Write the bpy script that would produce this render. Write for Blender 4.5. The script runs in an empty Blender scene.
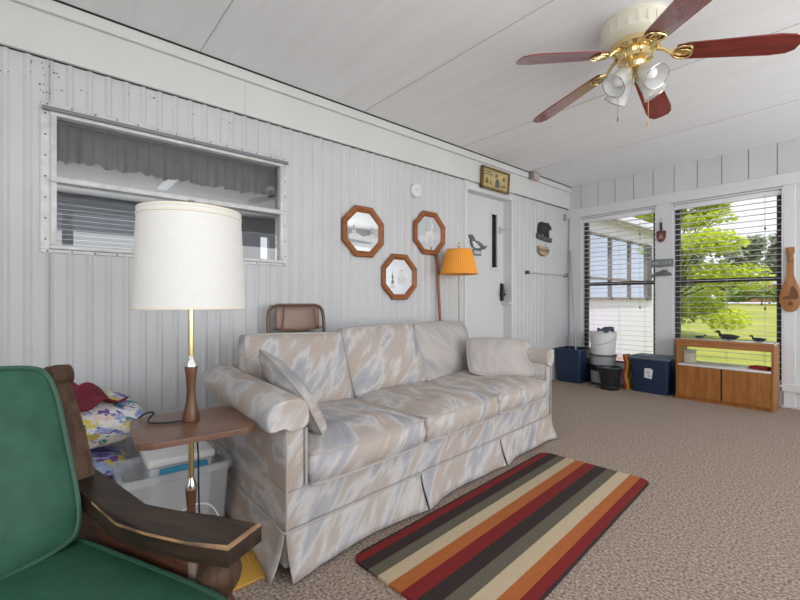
import bpy, bmesh, math, random
from mathutils import Matrix, Vector, Euler, noise
R = math.radians
sc = bpy.context.scene
C = sc.collection
random.seed(7)

# ------------------------------------------------------------------ camera, world, sun, lights, exposure
cam_d = bpy.data.cameras.new('camera'); cam = bpy.data.objects.new('camera', cam_d); C.objects.link(cam)
cam_d.sensor_width = 36.0; cam_d.lens = 36.0*416/800; cam_d.shift_y = 1/800.0
cam_d.clip_start = 0.02; cam_d.clip_end = 400
cam.location = (2.74, 0, 1.0); cam.rotation_euler = (R(90), 0, R(49.3)); sc.camera = cam

w = bpy.data.worlds.new('sky'); sc.world = w; w.use_nodes = True
nt = w.node_tree; nt.nodes.clear()
wo = nt.nodes.new('ShaderNodeOutputWorld'); bg = nt.nodes.new('ShaderNodeBackground')
tc = nt.nodes.new('ShaderNodeTexCoord'); sp = nt.nodes.new('ShaderNodeSeparateXYZ'); rp = nt.nodes.new('ShaderNodeValToRGB')
nt.links.new(tc.outputs['Generated'], sp.inputs[0]); nt.links.new(sp.outputs['Z'], rp.inputs[0])
rp.color_ramp.elements[0].position = 0.0; rp.color_ramp.elements[0].color = (0.93, 0.95, 1.0, 1)
rp.color_ramp.elements[1].position = 0.7; rp.color_ramp.elements[1].color = (0.80, 0.88, 1.0, 1)
nt.links.new(rp.outputs[0], bg.inputs['Color']); nt.links.new(bg.outputs[0], wo.inputs['Surface'])
bg.inputs['Strength'].default_value = 0.95

sun_d = bpy.data.lights.new('sun', 'SUN'); sun = bpy.data.objects.new('sun', sun_d); C.objects.link(sun)
sun_d.energy = 3.0; sun_d.angle = R(1.5); sun_d.color = (1.0, 0.97, 0.93)
sun.rotation_euler = Vector((-0.24, 0.36, -0.88)).to_track_quat('-Z', 'Y').to_euler()

def area(name, loc, target, sx, sy, energy, col=(1, 1, 1)):
    d = bpy.data.lights.new(name, 'AREA'); d.shape = 'RECTANGLE'; d.size = sx; d.size_y = sy; d.energy = energy; d.color = col
    o = bpy.data.objects.new(name, d); C.objects.link(o); o.location = loc
    o.rotation_euler = (Vector(target)-Vector(loc)).to_track_quat('-Z', 'Y').to_euler()
    return o
area('rear_fill_light', (3.1, -1.72, 1.35), (2.4, 2.2, 2.5), 2.1, 1.7, 24, (1.0, 0.98, 0.96))  # added fill lamp for unseen rear windows, tilted up to lift the ceiling
area('side_fill_light', (4.52, 2.2, 1.3), (1.5, 2.2, 2.5), 5.5, 1.5, 74, (0.97, 0.98, 1.0))  # added fill outside the side openings, aimed up to brighten the ceiling

area('inner_room_fill_light', (-3.1, 0.8, 1.5), (-0.5, 0.8, 1.9), 2.5, 1.0, 22)  # added lamp that lightens the inner room seen through the left window
sc.view_settings.view_transform = 'Standard'; sc.view_settings.look = 'None'
sc.view_settings.gamma = 1.0; sc.view_settings.use_curve_mapping = False
sc.view_settings.exposure = 0.38

# ------------------------------------------------------------------ mesh helpers
class MB:
    def __init__(self): self.bm = bmesh.new()
    def _x(self, vs, M):
        if M is not None:
            for v in vs: v.co = M @ v.co
    def box(self, x0, x1, y0, y1, z0, z1, bev=0.0, seg=2, M=None, mi=0):
        r = bmesh.ops.create_cube(self.bm, size=1.0); vs = r['verts']
        for v in vs:
            v.co = Vector(((x0+x1)/2+v.co.x*(x1-x0), (y0+y1)/2+v.co.y*(y1-y0), (z0+z1)/2+v.co.z*(z1-z0)))
        fs = {f for v in vs for f in v.link_faces}
        if mi:
            for f in fs: f.material_index = mi
        if bev > 0:
            es = {e for v in vs for e in v.link_edges}
            g = bmesh.ops.bevel(self.bm, geom=list(es), offset=bev, segments=seg, profile=0.5, affect='EDGES')
            vs = list({v for f in g['faces'] for v in f.verts} | {v for v in vs if v.is_valid})
        self._x(vs, M); return self
    def tube(self, pts, rad, n=10, closed=False, M=None, cap=True):
        pts = [Vector(p) for p in pts]; k = len(pts)
        rs = rad if isinstance(rad, (list, tuple)) else [rad]*k
        rings = []; up = None
        for i, p in enumerate(pts):
            if closed: t = pts[(i+1) % k]-pts[i-1]
            else: t = pts[min(i+1, k-1)]-pts[max(i-1, 0)]
            t.normalize()
            if up is None: up = Vector((0, 0, 1)) if abs(t.z) < 0.9 else Vector((1, 0, 0))
            a = up-t*up.dot(t)
            if a.length < 1e-5: a = t.orthogonal()
            a.normalize(); b = t.cross(a); up = a
            rings.append([self.bm.verts.new(p+(a*math.cos(2*math.pi*j/n)+b*math.sin(2*math.pi*j/n))*rs[i]) for j in range(n)])
        for i in range(k if closed else k-1):
            r0, r1 = rings[i], rings[(i+1) % k]
            for j in range(n):
                self.bm.faces.new((r0[j], r0[(j+1) % n], r1[(j+1) % n], r1[j]))
        if cap and not closed:
            self.bm.faces.new(rings[0][::-1]); self.bm.faces.new(rings[-1])
        self._x([v for r in rings for v in r], M); return self
    def lathe(self, prof, n=24, M=None, capb=True, capt=True):
        rings = []
        for r, z in prof:
            rings.append([self.bm.verts.new((r*math.cos(2*math.pi*j/n), r*math.sin(2*math.pi*j/n), z)) for j in range(n)])
        for i in range(len(rings)-1):
            for j in range(n):
                self.bm.faces.new((rings[i][j], rings[i][(j+1) % n], rings[i+1][(j+1) % n], rings[i+1][j]))
        if capb: self.bm.faces.new(rings[0][::-1])
        if capt: self.bm.faces.new(rings[-1])
        self._x([v for r in rings for v in r], M); return self
    def prism(self, pts, h, M=None, bev=0.0):
        lo = [self.bm.verts.new((p[0], p[1], 0)) for p in pts]; hi = [self.bm.verts.new((p[0], p[1], h)) for p in pts]
        n = len(pts); fs = [self.bm.faces.new(lo[::-1]), self.bm.faces.new(hi)]
        for i in range(n): fs.append(self.bm.faces.new((lo[i], lo[(i+1) % n], hi[(i+1) % n], hi[i])))
        vs = lo+hi
        if bev > 0:
            g = bmesh.ops.bevel(self.bm, geom=[e for e in fs[1].edges], offset=bev, segments=2, profile=0.5, affect='EDGES')
            vs = list({v for f in g['faces'] for v in f.verts} | {v for v in vs if v.is_valid})
        self._x(vs, M); return self
    def grid(self, fn, nu, nv, closeu=False):
        g = [[self.bm.verts.new(fn(i/nu, j/nv)) for j in range(nv+1)] for i in range(nu if closeu else nu+1)]
        for i in range(nu):
            for j in range(nv):
                self.bm.faces.new((g[i][j], g[(i+1) % len(g)][j], g[(i+1) % len(g)][j+1], g[i][j+1]))
        return g
    def sphere(self, c, r, s=(1, 1, 1), u=16, v=10, M=None):
        g = bmesh.ops.create_uvsphere(self.bm, u_segments=u, v_segments=v, radius=r)
        for q in g['verts']: q.co = Vector((c[0]+q.co.x*s[0], c[1]+q.co.y*s[1], c[2]+q.co.z*s[2]))
        self._x(g['verts'], M); return self
    def build(self, name, mats, parent=None, smooth=True, ang=35, fn=None):
        bm = self.bm
        if fn:
            for v in bm.verts: v.co = fn(v.co)
        bmesh.ops.recalc_face_normals(bm, faces=bm.faces[:])
        me = bpy.data.meshes.new(name); bm.to_mesh(me); bm.free()
        for m in (mats if isinstance(mats, (list, tuple)) else [mats]): me.materials.append(m)
        if smooth:
            me.shade_smooth(); me.set_sharp_from_angle(angle=R(ang))
        o = bpy.data.objects.new(name, me); C.objects.link(o)
        if parent: o.parent = parent
        return o

def smooth_path(pts, k=6):
    P = [Vector(p) for p in pts]; P = [P[0]*2-P[1]]+P+[P[-1]*2-P[-2]]; out = []
    for i in range(1, len(P)-2):
        for j in range(k):
            t = j/k; a, b_, c, d = P[i-1], P[i], P[i+1], P[i+2]
            out.append(0.5*((2*b_)+(c-a)*t+(2*a-5*b_+4*c-d)*t*t+(3*b_-a-3*c+d)*t**3))
    return out+[P[-2]]
def tag(o, label, cat, group=None, kind=None):
    o['label'] = label; o['category'] = cat
    if group: o['group'] = group
    if kind: o['kind'] = kind
    return o
def thing(name, label, cat, loc=(0, 0, 0), rz=0.0, group=None):
    o = bpy.data.objects.new(name, None); C.objects.link(o); o.location = loc; o.rotation_euler = (0, 0, rz)
    o.empty_display_size = 0.05
    return tag(o, label, cat, group)
def struct(o):
    o['kind'] = 'structure'; return o
def copy_tree(o, parent=None):
    c = o.copy(); C.objects.link(c)
    if parent: c.parent = parent
    for ch in list(o.children): copy_tree(ch, c)
    return c
def T(x, y, z): return Matrix.Translation((x, y, z))
def RX(a): return Matrix.Rotation(R(a), 4, 'X')
def RY(a): return Matrix.Rotation(R(a), 4, 'Y')
def RZ(a): return Matrix.Rotation(R(a), 4, 'Z')
def on_left(x=0, y=0, z=0):      # local x runs along the wall (+Y), local y up, local z into the room
    return Matrix(((0, 0, 1, x), (1, 0, 0, y), (0, 1, 0, z), (0, 0, 0, 1)))
def on_back(x=0, y=0, z=0):      # local x to the right, local y up, local z into the room
    return Matrix(((1, 0, 0, x), (0, 0, -1, y), (0, 1, 0, z), (0, 0, 0, 1)))

# ------------------------------------------------------------------ materials
def mat(name, col, rough=0.6, metal=0.0, nscale=0, namt=0.0, bump=0.0, bscale=None, stretch=(1, 1, 1), spec=0.5, rot=(0, 0, 0), col2=None, sss=0):
    m = bpy.data.materials.new(name); m.use_nodes = True; n = m.node_tree; b = n.nodes['Principled BSDF']
    b.inputs['Base Color'].default_value = (*col, 1); b.inputs['Roughness'].default_value = rough
    b.inputs['Metallic'].default_value = metal; b.inputs['Specular IOR Level'].default_value = spec
    if nscale or bump:
        tcn = n.nodes.new('ShaderNodeTexCoord'); mp = n.nodes.new('ShaderNodeMapping')
        mp.inputs['Scale'].default_value = stretch; mp.inputs['Rotation'].default_value = rot
        n.links.new(tcn.outputs['Object'], mp.inputs[0])
    if nscale:
        nz = n.nodes.new('ShaderNodeTexNoise'); nz.inputs['Scale'].default_value = nscale; nz.inputs['Detail'].default_value = 6
        n.links.new(mp.outputs[0], nz.inputs['Vector'])
        rmp = n.nodes.new('ShaderNodeValToRGB'); rmp.color_ramp.elements[0].position = 0.3; rmp.color_ramp.elements[1].position = 0.7
        c2 = col2 or tuple(c*(1-namt) for c in col)
        c1 = col if col2 else tuple(min(1, c*(1+namt*0.5)) for c in col)
        rmp.color_ramp.elements[0].color = (*c2, 1); rmp.color_ramp.elements[1].color = (*c1, 1)
        n.links.new(nz.outputs['Fac'], rmp.inputs[0]); n.links.new(rmp.outputs[0], b.inputs['Base Color'])
    if bump:
        nb = n.nodes.new('ShaderNodeTexNoise'); nb.inputs['Scale'].default_value = bscale or nscale or 50; nb.inputs['Detail'].default_value = 4
        n.links.new(mp.outputs[0], nb.inputs['Vector'])
        bp = n.nodes.new('ShaderNodeBump'); bp.inputs['Strength'].default_value = bump; bp.inputs['Distance'].default_value = 0.01
        n.links.new(nb.outputs['Fac'], bp.inputs['Height']); n.links.new(bp.outputs[0], b.inputs['Normal'])
    return m
def wood(name, c1, c2, scale=6, axis='X', rough=0.4, dist=4.0):
    m = bpy.data.materials.new(name); m.use_nodes = True; n = m.node_tree; b = n.nodes['Principled BSDF']
    b.inputs['Roughness'].default_value = rough
    tcn = n.nodes.new('ShaderNodeTexCoord'); mp = n.nodes.new('ShaderNodeMapping')
    s = {'X': (0.12, 1, 1), 'Y': (1, 0.12, 1), 'Z': (1, 1, 0.12)}[axis]; mp.inputs['Scale'].default_value = s
    n.links.new(tcn.outputs['Object'], mp.inputs[0])
    nz = n.nodes.new('ShaderNodeTexNoise'); nz.inputs['Scale'].default_value = scale*6; nz.inputs['Detail'].default_value = 8; nz.inputs['Distortion'].default_value = dist*0.2
    n.links.new(mp.outputs[0], nz.inputs['Vector'])
    rmp = n.nodes.new('ShaderNodeValToRGB'); e = rmp.color_ramp.elements; e[0].position = 0.32; e[1].position = 0.68
    e[0].color = (*c1, 1); e[1].color = (*c2, 1)
    n.links.new(nz.outputs['Fac'], rmp.inputs[0]); n.links.new(rmp.outputs[0], b.inputs['Base Color'])
    return m
def glass(name, tint=(1, 1, 1), refl=1.0, rough=0.0, trans=1.0):
    m = bpy.data.materials.new(name); m.use_nodes = True; n = m.node_tree; n.nodes.clear()
    o = n.nodes.new('ShaderNodeOutputMaterial'); tr = n.nodes.new('ShaderNodeBsdfTransparent'); gl = n.nodes.new('ShaderNodeBsdfGlossy')
    fr = n.nodes.new('ShaderNodeFresnel'); mx = n.nodes.new('ShaderNodeMixShader'); ml = n.nodes.new('ShaderNodeMath'); ml.operation = 'MULTIPLY'
    ml.inputs[1].default_value = refl; fr.inputs['IOR'].default_value = 1.5
    tr.inputs['Color'].default_value = (*tint, 1); gl.inputs['Roughness'].default_value = rough
    n.links.new(fr.outputs[0], ml.inputs[0]); n.links.new(ml.outputs[0], mx.inputs[0]); n.links.new(tr.outputs[0], mx.inputs[1]); n.links.new(gl.outputs[0], mx.inputs[2])
    n.links.new(mx.outputs[0], o.inputs['Surface']); return m
def plastic_clear(name, col, opacity):
    m = bpy.data.materials.new(name); m.use_nodes = True; n = m.node_tree; b = n.nodes['Principled BSDF']
    b.inputs['Base Color'].default_value = (*col, 1); b.inputs['Roughness'].default_value = 0.25; b.inputs['Alpha'].default_value = opacity
    return m
def patches(name, stops, scale, stretch, rot, rough=0.9, detail=3, dist=0.6, bump=0.15, bscale=300, interp='LINEAR', voronoi=False):
    m = bpy.data.materials.new(name); m.use_nodes = True; n = m.node_tree; b = n.nodes['Principled BSDF']
    b.inputs['Roughness'].default_value = rough; b.inputs['Specular IOR Level'].default_value = 0.2
    tcn = n.nodes.new('ShaderNodeTexCoord')
    mr = n.nodes.new('ShaderNodeMapping'); mr.inputs['Rotation'].default_value = rot
    n.links.new(tcn.outputs['Object'], mr.inputs[0])
    mp = n.nodes.new('ShaderNodeMapping'); mp.inputs['Scale'].default_value = stretch
    n.links.new(mr.outputs[0], mp.inputs[0])
    if voronoi:
        nz = n.nodes.new('ShaderNodeTexVoronoi'); nz.inputs['Scale'].default_value = scale; nz.feature = 'F1'
        nn = n.nodes.new('ShaderNodeTexNoise'); nn.inputs['Scale'].default_value = scale*1.5; nn.inputs['Detail'].default_value = 3
        n.links.new(mp.outputs[0], nn.inputs['Vector'])
        va = n.nodes.new('ShaderNodeMixRGB'); va.blend_type = 'ADD'; va.inputs[0].default_value = 0.12
        n.links.new(mp.outputs[0], va.inputs[1]); n.links.new(nn.outputs['Color'], va.inputs[2]); n.links.new(va.outputs[0], nz.inputs['Vector'])
        sepc = n.nodes.new('ShaderNodeSeparateColor'); n.links.new(nz.outputs['Color'], sepc.inputs[0]); fac = sepc.outputs[0]
    else:
        nz = n.nodes.new('ShaderNodeTexNoise'); nz.inputs['Scale'].default_value = scale; nz.inputs['Detail'].default_value = detail; nz.inputs['Distortion'].default_value = dist
        n.links.new(mp.outputs[0], nz.inputs['Vector']); fac = nz.outputs['Fac']
    rmp = n.nodes.new('ShaderNodeValToRGB'); cr = rmp.color_ramp; cr.interpolation = interp
    cr.elements[0].position = stops[0][0]; cr.elements[0].color = (*stops[0][1], 1)
    cr.elements[1].position = stops[-1][0]; cr.elements[1].color = (*stops[-1][1], 1)
    for p, c in stops[1:-1]:
        e = cr.elements.new(p); e.color = (*c, 1)
    n.links.new(fac, rmp.inputs[0]); n.links.new(rmp.outputs[0], b.inputs['Base Color'])
    if bump:
        nb = n.nodes.new('ShaderNodeTexNoise'); nb.inputs['Scale'].default_value = bscale; n.links.new(tcn.outputs['Object'], nb.inputs['Vector'])
        bp = n.nodes.new('ShaderNodeBump'); bp.inputs['Strength'].default_value = bump; bp.inputs['Distance'].default_value = 0.004
        n.links.new(nb.outputs['Fac'], bp.inputs['Height']); n.links.new(bp.outputs[0], b.inputs['Normal'])
    return m

M_wall = mat('white_painted_metal', (0.585, 0.595, 0.605), 0.5, nscale=2.2, namt=0.06)
M_fascia = mat('white_fascia_paint', (0.66, 0.665, 0.665), 0.5, nscale=3, namt=0.04)
M_backwall = mat('white_board_paint', (0.60, 0.615, 0.63), 0.6, nscale=2.5, namt=0.06)
M_trim = mat('white_trim_paint', (0.67, 0.68, 0.69), 0.45)
M_ceil = mat('ceiling_board_paint', (0.87, 0.885, 0.905), 0.8, nscale=5, namt=0.05, stretch=(0.25, 3, 1), col2=(0.82, 0.83, 0.845))
M_seam = mat('grey_joint', (0.50, 0.50, 0.50), 0.9)  # grey of the seams between boards and panels
M_black = mat('black_dirt_gap', (0.03, 0.03, 0.03), 0.9)
M_carpet = mat('brown_flecked_carpet', (0.58, 0.47, 0.39), 0.98, nscale=95, bump=0.8, bscale=160, col2=(0.135, 0.095, 0.072), spec=0.1)
M_alu = mat('aluminium', (0.62, 0.63, 0.64), 0.38, 0.85)
M_alu_paint = mat('weathered_aluminium_frame', (0.62, 0.63, 0.63), 0.45, 0.2, nscale=20, namt=0.15)
M_grey = mat('grey_vinyl_trim', (0.20, 0.21, 0.23), 0.5)
M_screw = mat('rusty_screw', (0.18, 0.15, 0.13), 0.6, 0.5)
M_brass = mat('polished_brass', (0.84, 0.66, 0.33), 0.18, 1.0)
M_cream = mat('cream_enamel', (0.72, 0.70, 0.58), 0.3)
M_blade = wood('cherry_blade', (0.13, 0.014, 0.012), (0.25, 0.03, 0.024), 6, 'X', 0.2)
M_blade.node_tree.nodes['Principled BSDF'].inputs['Coat Weight'].default_value = 1.0; M_blade.node_tree.nodes['Principled BSDF'].inputs['Coat Roughness'].default_value = 0.12
M_shadeglass = plastic_clear('frosted_fluted_glass', (0.80, 0.82, 0.82), 0.42)
M_bulb = mat('white_bulb', (0.9, 0.9, 0.9), 0.3)
M_chrome = mat('chrome', (0.75, 0.74, 0.72), 0.18, 1.0)
M_dark = mat('dark_bronze_frame', (0.035, 0.028, 0.026), 0.5)
M_slat = mat('white_blind_slat', (0.78, 0.78, 0.80), 0.5)
M_cord = mat('white_cord', (0.6, 0.6, 0.6), 0.8)
M_glass = glass('window_glass', (1, 1, 1), 0.6)
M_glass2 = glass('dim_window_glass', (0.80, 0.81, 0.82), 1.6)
M_couch = patches('brushstroke_upholstery', [(0.30, (0.31, 0.315, 0.345)), (0.41, (0.39, 0.385, 0.40)), (0.47, (0.54, 0.52, 0.505)), (0.53, (0.43, 0.385, 0.355)), (0.62, (0.43, 0.355, 0.305)), (0.72, (0.55, 0.52, 0.50))],
                  2.3, (1.2, 1.2, 4.6), (R(8), R(46), R(20)), detail=5, dist=0.25)
M_couch2 = patches('brushstroke_pillow_upholstery', [(0.30, (0.33, 0.325, 0.335)), (0.42, (0.41, 0.39, 0.38)), (0.52, (0.47, 0.43, 0.40)), (0.62, (0.40, 0.375, 0.365)), (0.74, (0.50, 0.47, 0.45))],
                  3, (1.1, 1.1, 3.4), (R(8), R(-38), R(20)), detail=5, dist=0.3)
M_pipe = mat('upholstery_piping', (0.42, 0.39, 0.37), 0.9)
M_green = mat('green_vinyl', (0.022, 0.088, 0.052), 0.55, nscale=25, namt=0.22, bump=0.06, bscale=400, spec=0.35)
M_gpipe = mat('green_piping', (0.020, 0.075, 0.045), 0.5)
M_dwood = wood('dark_walnut', (0.012, 0.008, 0.006), (0.042, 0.025, 0.016), 7, 'X', 0.42)
M_dwoodz = wood('dark_walnut_upright', (0.034, 0.018, 0.010), (0.095, 0.050, 0.028), 7, 'Z', 0.6)
M_dwoodz.node_tree.nodes['Principled BSDF'].inputs['Specular IOR Level'].default_value = 0.25
M_dwood.node_tree.nodes['Principled BSDF'].inputs['Specular IOR Level'].default_value = 0.3
M_worn = mat('worn_bare_edge', (0.40, 0.23, 0.11), 0.5, nscale=11, col2=(0.016, 0.010, 0.007))
M_panel = wood('reddish_side_panel', (0.05, 0.018, 0.010), (0.12, 0.05, 0.026), 6, 'X', 0.4)
M_tray = wood('walnut_tray', (0.13, 0.06, 0.035), (0.215, 0.112, 0.07), 5, 'Y', 0.35)
M_lwood = wood('walnut_turning', (0.085, 0.035, 0.018), (0.17, 0.075, 0.04), 6, 'Z', 0.35)
M_oakm = wood('honey_oak', (0.25, 0.085, 0.014), (0.38, 0.15, 0.032), 5, 'Z', 0.45)
M_mframe = wood('amber_oak_frame', (0.22, 0.065, 0.013), (0.35, 0.115, 0.026), 8, 'Y', 0.4)
M_shade = mat('white_linen_shade', (0.72, 0.71, 0.69), 0.9, nscale=60, namt=0.03)
M_shadetrim = mat('cream_shade_trim', (0.74, 0.70, 0.60), 0.9)
M_orange = mat('orange_pleated_shade', (0.88, 0.36, 0.045), 0.85)
M_otrim = mat('pale_orange_trim', (0.75, 0.38, 0.12), 0.8)
M_fchair = mat('brown_enamelled_steel', (0.27, 0.165, 0.125), 0.4, nscale=8, namt=0.08)
M_fframe = mat('dark_brown_steel_tube', (0.16, 0.09, 0.07), 0.35, 0.2)
M_fseat = mat('olive_seat_pad', (0.065, 0.07, 0.05), 0.7)
M_navy = mat('navy_blue_plastic', (0.012, 0.028, 0.068), 0.4)
M_greylid = mat('grey_blue_lid_plastic', (0.12, 0.145, 0.19), 0.4)
M_whitepl = mat('white_plastic', (0.72, 0.73, 0.72), 0.4)
M_blackpl = mat('black_plastic', (0.012, 0.012, 0.013), 0.4)
M_clear = plastic_clear('clear_plastic', (0.74, 0.78, 0.82), 0.30)
M_clearg = plastic_clear('smoky_clear_plastic', (0.42, 0.44, 0.46), 0.75)
M_teal = mat('teal_plastic', (0.01, 0.22, 0.36), 0.4)
M_red = mat('red_fabric', (0.36, 0.03, 0.02), 0.8, nscale=20, namt=0.3)
M_yel = mat('yellow_orange_edge', (0.55, 0.28, 0.04), 0.8)
M_maroon = mat('maroon_cloth', (0.16, 0.010, 0.025), 0.95, nscale=15, namt=0.4)
M_card = mat('cardboard', (0.22, 0.145, 0.095), 0.9, nscale=6, namt=0.15)
M_floral = patches('floral_print', [(0.0, (0.72, 0.70, 0.66)), (0.18, (0.16, 0.10, 0.36)), (0.32, (0.66, 0.64, 0.62)), (0.46, (0.62, 0.52, 0.10)), (0.56, (0.30, 0.36, 0.62)), (0.68, (0.72, 0.70, 0.68)), (0.80, (0.05, 0.24, 0.26)), (0.88, (0.70, 0.58, 0.50))],
                   26, (1, 0.8, 1.5), (0.3, 0.2, 0.4), interp='CONSTANT', voronoi=True)
M_floral2 = patches('blue_floral_print', [(0.0, (0.30, 0.38, 0.62)), (0.2, (0.22, 0.30, 0.56)), (0.45, (0.55, 0.58, 0.68)), (0.6, (0.62, 0.50, 0.12)), (0.7, (0.17, 0.10, 0.34)), (0.85, (0.36, 0.44, 0.64))],
                   22, (1, 0.6, 1.4), (0.3, 0.5, 0.1), interp='CONSTANT', voronoi=True)
M_mirror = mat('mirror_silver', (0.82, 0.83, 0.84), 0.04, 1.0)
M_frost = mat('etched_frosting', (0.70, 0.70, 0.70), 0.8)
M_darkiron = mat('black_carving', (0.02, 0.02, 0.02), 0.6, nscale=20, namt=0.5)
M_stone = mat('grey_carved_stone', (0.10, 0.105, 0.11), 0.8, nscale=25, namt=0.4)
M_tan = mat('tan_wood_plaque', (0.50, 0.36, 0.25), 0.7, nscale=12, namt=0.2)
M_lettr = mat('dark_brown_lettering', (0.08, 0.045, 0.03), 0.7)
M_mossy = mat('grey_green_carving', (0.16, 0.18, 0.16), 0.7, nscale=18, namt=0.35)
M_pine = wood('varnished_pine', (0.27, 0.105, 0.03), (0.42, 0.19, 0.065), 7, 'Z', 0.4)
M_brownart = mat('burnt_brown_art', (0.15, 0.05, 0.018), 0.6)
M_gold = mat('antique_gold_frame', (0.20, 0.12, 0.035), 0.4, 0.3)
M_cream2 = mat('aged_parchment', (0.52, 0.42, 0.20), 0.7, nscale=14, namt=0.2)
M_inkbrown = mat('brown_ink', (0.20, 0.12, 0.05), 0.8)
M_inkgrey = mat('grey_ink', (0.13, 0.13, 0.12), 0.8)
M_bluegrey = mat('blue_grey_cloth', (0.09, 0.115, 0.16), 0.85)
M_paper = mat('white_paper_label', (0.72, 0.74, 0.78), 0.6)
M_doorp = mat('white_door_paint', (0.66, 0.675, 0.685), 0.4)
M_strawmat = None

# striped rug: a ramp across its width
def ramp_mat(name, stops, axis, lo, hi, rough=0.95, bump=0.4):
    m = bpy.data.materials.new(name); m.use_nodes = True; n = m.node_tree; b = n.nodes['Principled BSDF']; b.inputs['Roughness'].default_value = rough
    b.inputs['Specular IOR Level'].default_value = 0.15
    tcn = n.nodes.new('ShaderNodeTexCoord'); s = n.nodes.new('ShaderNodeSeparateXYZ'); mr = n.nodes.new('ShaderNodeMapRange')
    n.links.new(tcn.outputs['Object'], s.inputs[0]); n.links.new(s.outputs[axis], mr.inputs['Value'])
    mr.inputs['From Min'].default_value = lo; mr.inputs['From Max'].default_value = hi
    r = n.nodes.new('ShaderNodeValToRGB'); cr = r.color_ramp; cr.interpolation = 'CONSTANT'
    cr.elements[0].position = 0; cr.elements[0].color = (*stops[0][1], 1)
    cr.elements[1].position = stops[-1][0]; cr.elements[1].color = (*stops[-1][1], 1)
    for p, c in stops[1:-1]:
        e = cr.elements.new(p); e.color = (*c, 1)
    n.links.new(mr.outputs[0], r.inputs[0])
    nz = n.nodes.new('ShaderNodeTexNoise'); nz.inputs['Scale'].default_value = 260; n.links.new(tcn.outputs['Object'], nz.inputs['Vector'])
    mx = n.nodes.new('ShaderNodeMixRGB'); mx.blend_type = 'MULTIPLY'; mx.inputs[0].default_value = 0.45
    n.links.new(r.outputs[0], mx.inputs[1]); n.links.new(nz.outputs['Fac'], mx.inputs[2])
    gm = n.nodes.new('ShaderNodeMixRGB'); gm.blend_type = 'MULTIPLY'; gm.inputs[0].default_value = 1; gm.inputs[2].default_value = (1.25, 1.25, 1.25, 1)
    n.links.new(mx.outputs[0], gm.inputs[1]); n.links.new(gm.outputs[0], b.inputs['Base Color'])
    bp = n.nodes.new('ShaderNodeBump'); bp.inputs['Strength'].default_value = bump; bp.inputs['Distance'].default_value = 0.004
    n.links.new(nz.outputs['Fac'], bp.inputs['Height']); n.links.new(bp.outputs[0], b.inputs['Normal'])
    return m

# ------------------------------------------------------------------ the room shell
L, H, XR, YB = 5.31, 2.5, 4.4, -1.6
b = MB(); b.box(-0.02, XR, YB, L+0.14, -0.12, 0.0); struct(b.build('floor', M_carpet, smooth=False))
b = MB(); b.box(-0.12, XR+0.1, YB, L+0.14, H, H+0.1); ceiling = struct(b.build('ceiling', M_ceil, smooth=False))
b = MB()
for y in (0.72, 1.93, 3.10, 4.27):
    b.box(0.06, XR, y-0.0025, y+0.0025, H-0.0022, H+0.001)
struct(b.build('trim_1', M_seam, smooth=False))

# left wall: ribbed sheet metal
PITCH, OPEN_W, OPEN_D = 0.0815, (0.025, 1.281, 1.258, 1.985), (3.25, 4.0, 2.13)
def rib_profile(y0, y1):
    pts = [(y0, 0.0)]
    k = math.floor(y0/PITCH)
    while k*PITCH < y1:
        c = k*PITCH+0.03
        for dy, x in ((-0.021, 0), (-0.013, 0.0045), (-0.005, 0.0085), (0.004, 0.0085), (0.010, 0.004), (0.016, 0)):
            if y0 < c+dy < y1: pts.append((c+dy, x))
        k += 1
    pts.append((y1, 0.0)); return pts
def sheet(mb, y0, y1, z0, z1, flat=False):
    ps = [(y0, 0.0), (y1, 0.0)] if flat else rib_profile(y0, y1)
    lo = [mb.bm.verts.new((x, y, z0)) for y, x in ps]; hi = [mb.bm.verts.new((x, y, z1)) for y, x in ps]
    for i in range(len(ps)-1): mb.bm.faces.new((lo[i], lo[i+1], hi[i+1], hi[i]))
b = MB(); w0, w1, z0, z1 = OPEN_W
ZT = 2.28
D0, D1, DZ = OPEN_D[0]-0.02, OPEN_D[1]+0.02, OPEN_D[2]+0.02
sheet(b, YB, w0, 0, ZT); sheet(b, w0, w1, 0, z0); sheet(b, w0, w1, z1, ZT); sheet(b, w1, D0, 0, ZT)
sheet(b, D0, D1, DZ, ZT, True); sheet(b, D1, 4.74, 0, ZT); sheet(b, 4.74, L+0.01, 0, ZT, True)
b.box(-0.12, -0.01, YB, w0, 0, H); b.box(-0.12, -0.01, w0, w1, 0, z0); b.box(-0.12, -0.01, w0, w1, z1, H)
b.box(-0.12, -0.01, w1, D0, 0, H); b.box(-0.12, -0.01, D0, D1, DZ, H); b.box(-0.12, -0.01, D1, L+0.01, 0, H)
wl = struct(b.build('wall_left', M_wall, ang=7))
# specks and smudges of dirt under the fascia
b = MB(); rnd = random.Random(3)
for cy, cz, n, s in ((0.03, 2.175, 16, 0.045), (0.44, 2.17, 14, 0.04), (-0.05, 2.10, 8, 0.07), (0.13, 2.10, 6, 0.07), (0.62, 2.13, 5, 0.06), (0.93, 2.19, 5, 0.05), (0.0, 2.03, 6, 0.05), (1.0, 2.12, 4, 0.1)):
    for i in range(n):
        y = cy+rnd.gauss(0, s); z = cz+rnd.gauss(0, s*0.45); r = rnd.uniform(0.0012, 0.0040)
        if z < 2.195: b.sphere((0.004, y, z), r, (0.8, 1, 1), 8, 6)
o = tag(b.build('dirt_specks', M_black), 'scattered black mildew specks under the white fascia above the window', 'dirt specks', kind='stuff')
b = MB(); b.box(0.0, 0.03, YB, L, 2.215, 2.43, 0.004); struct(b.build('trim_2', M_fascia, smooth=False))
b = MB(); b.box(0.0, 0.052, YB, L, 2.43, H-0.006, 0.006); struct(b.build('trim_3', M_fascia, smooth=False))
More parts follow.
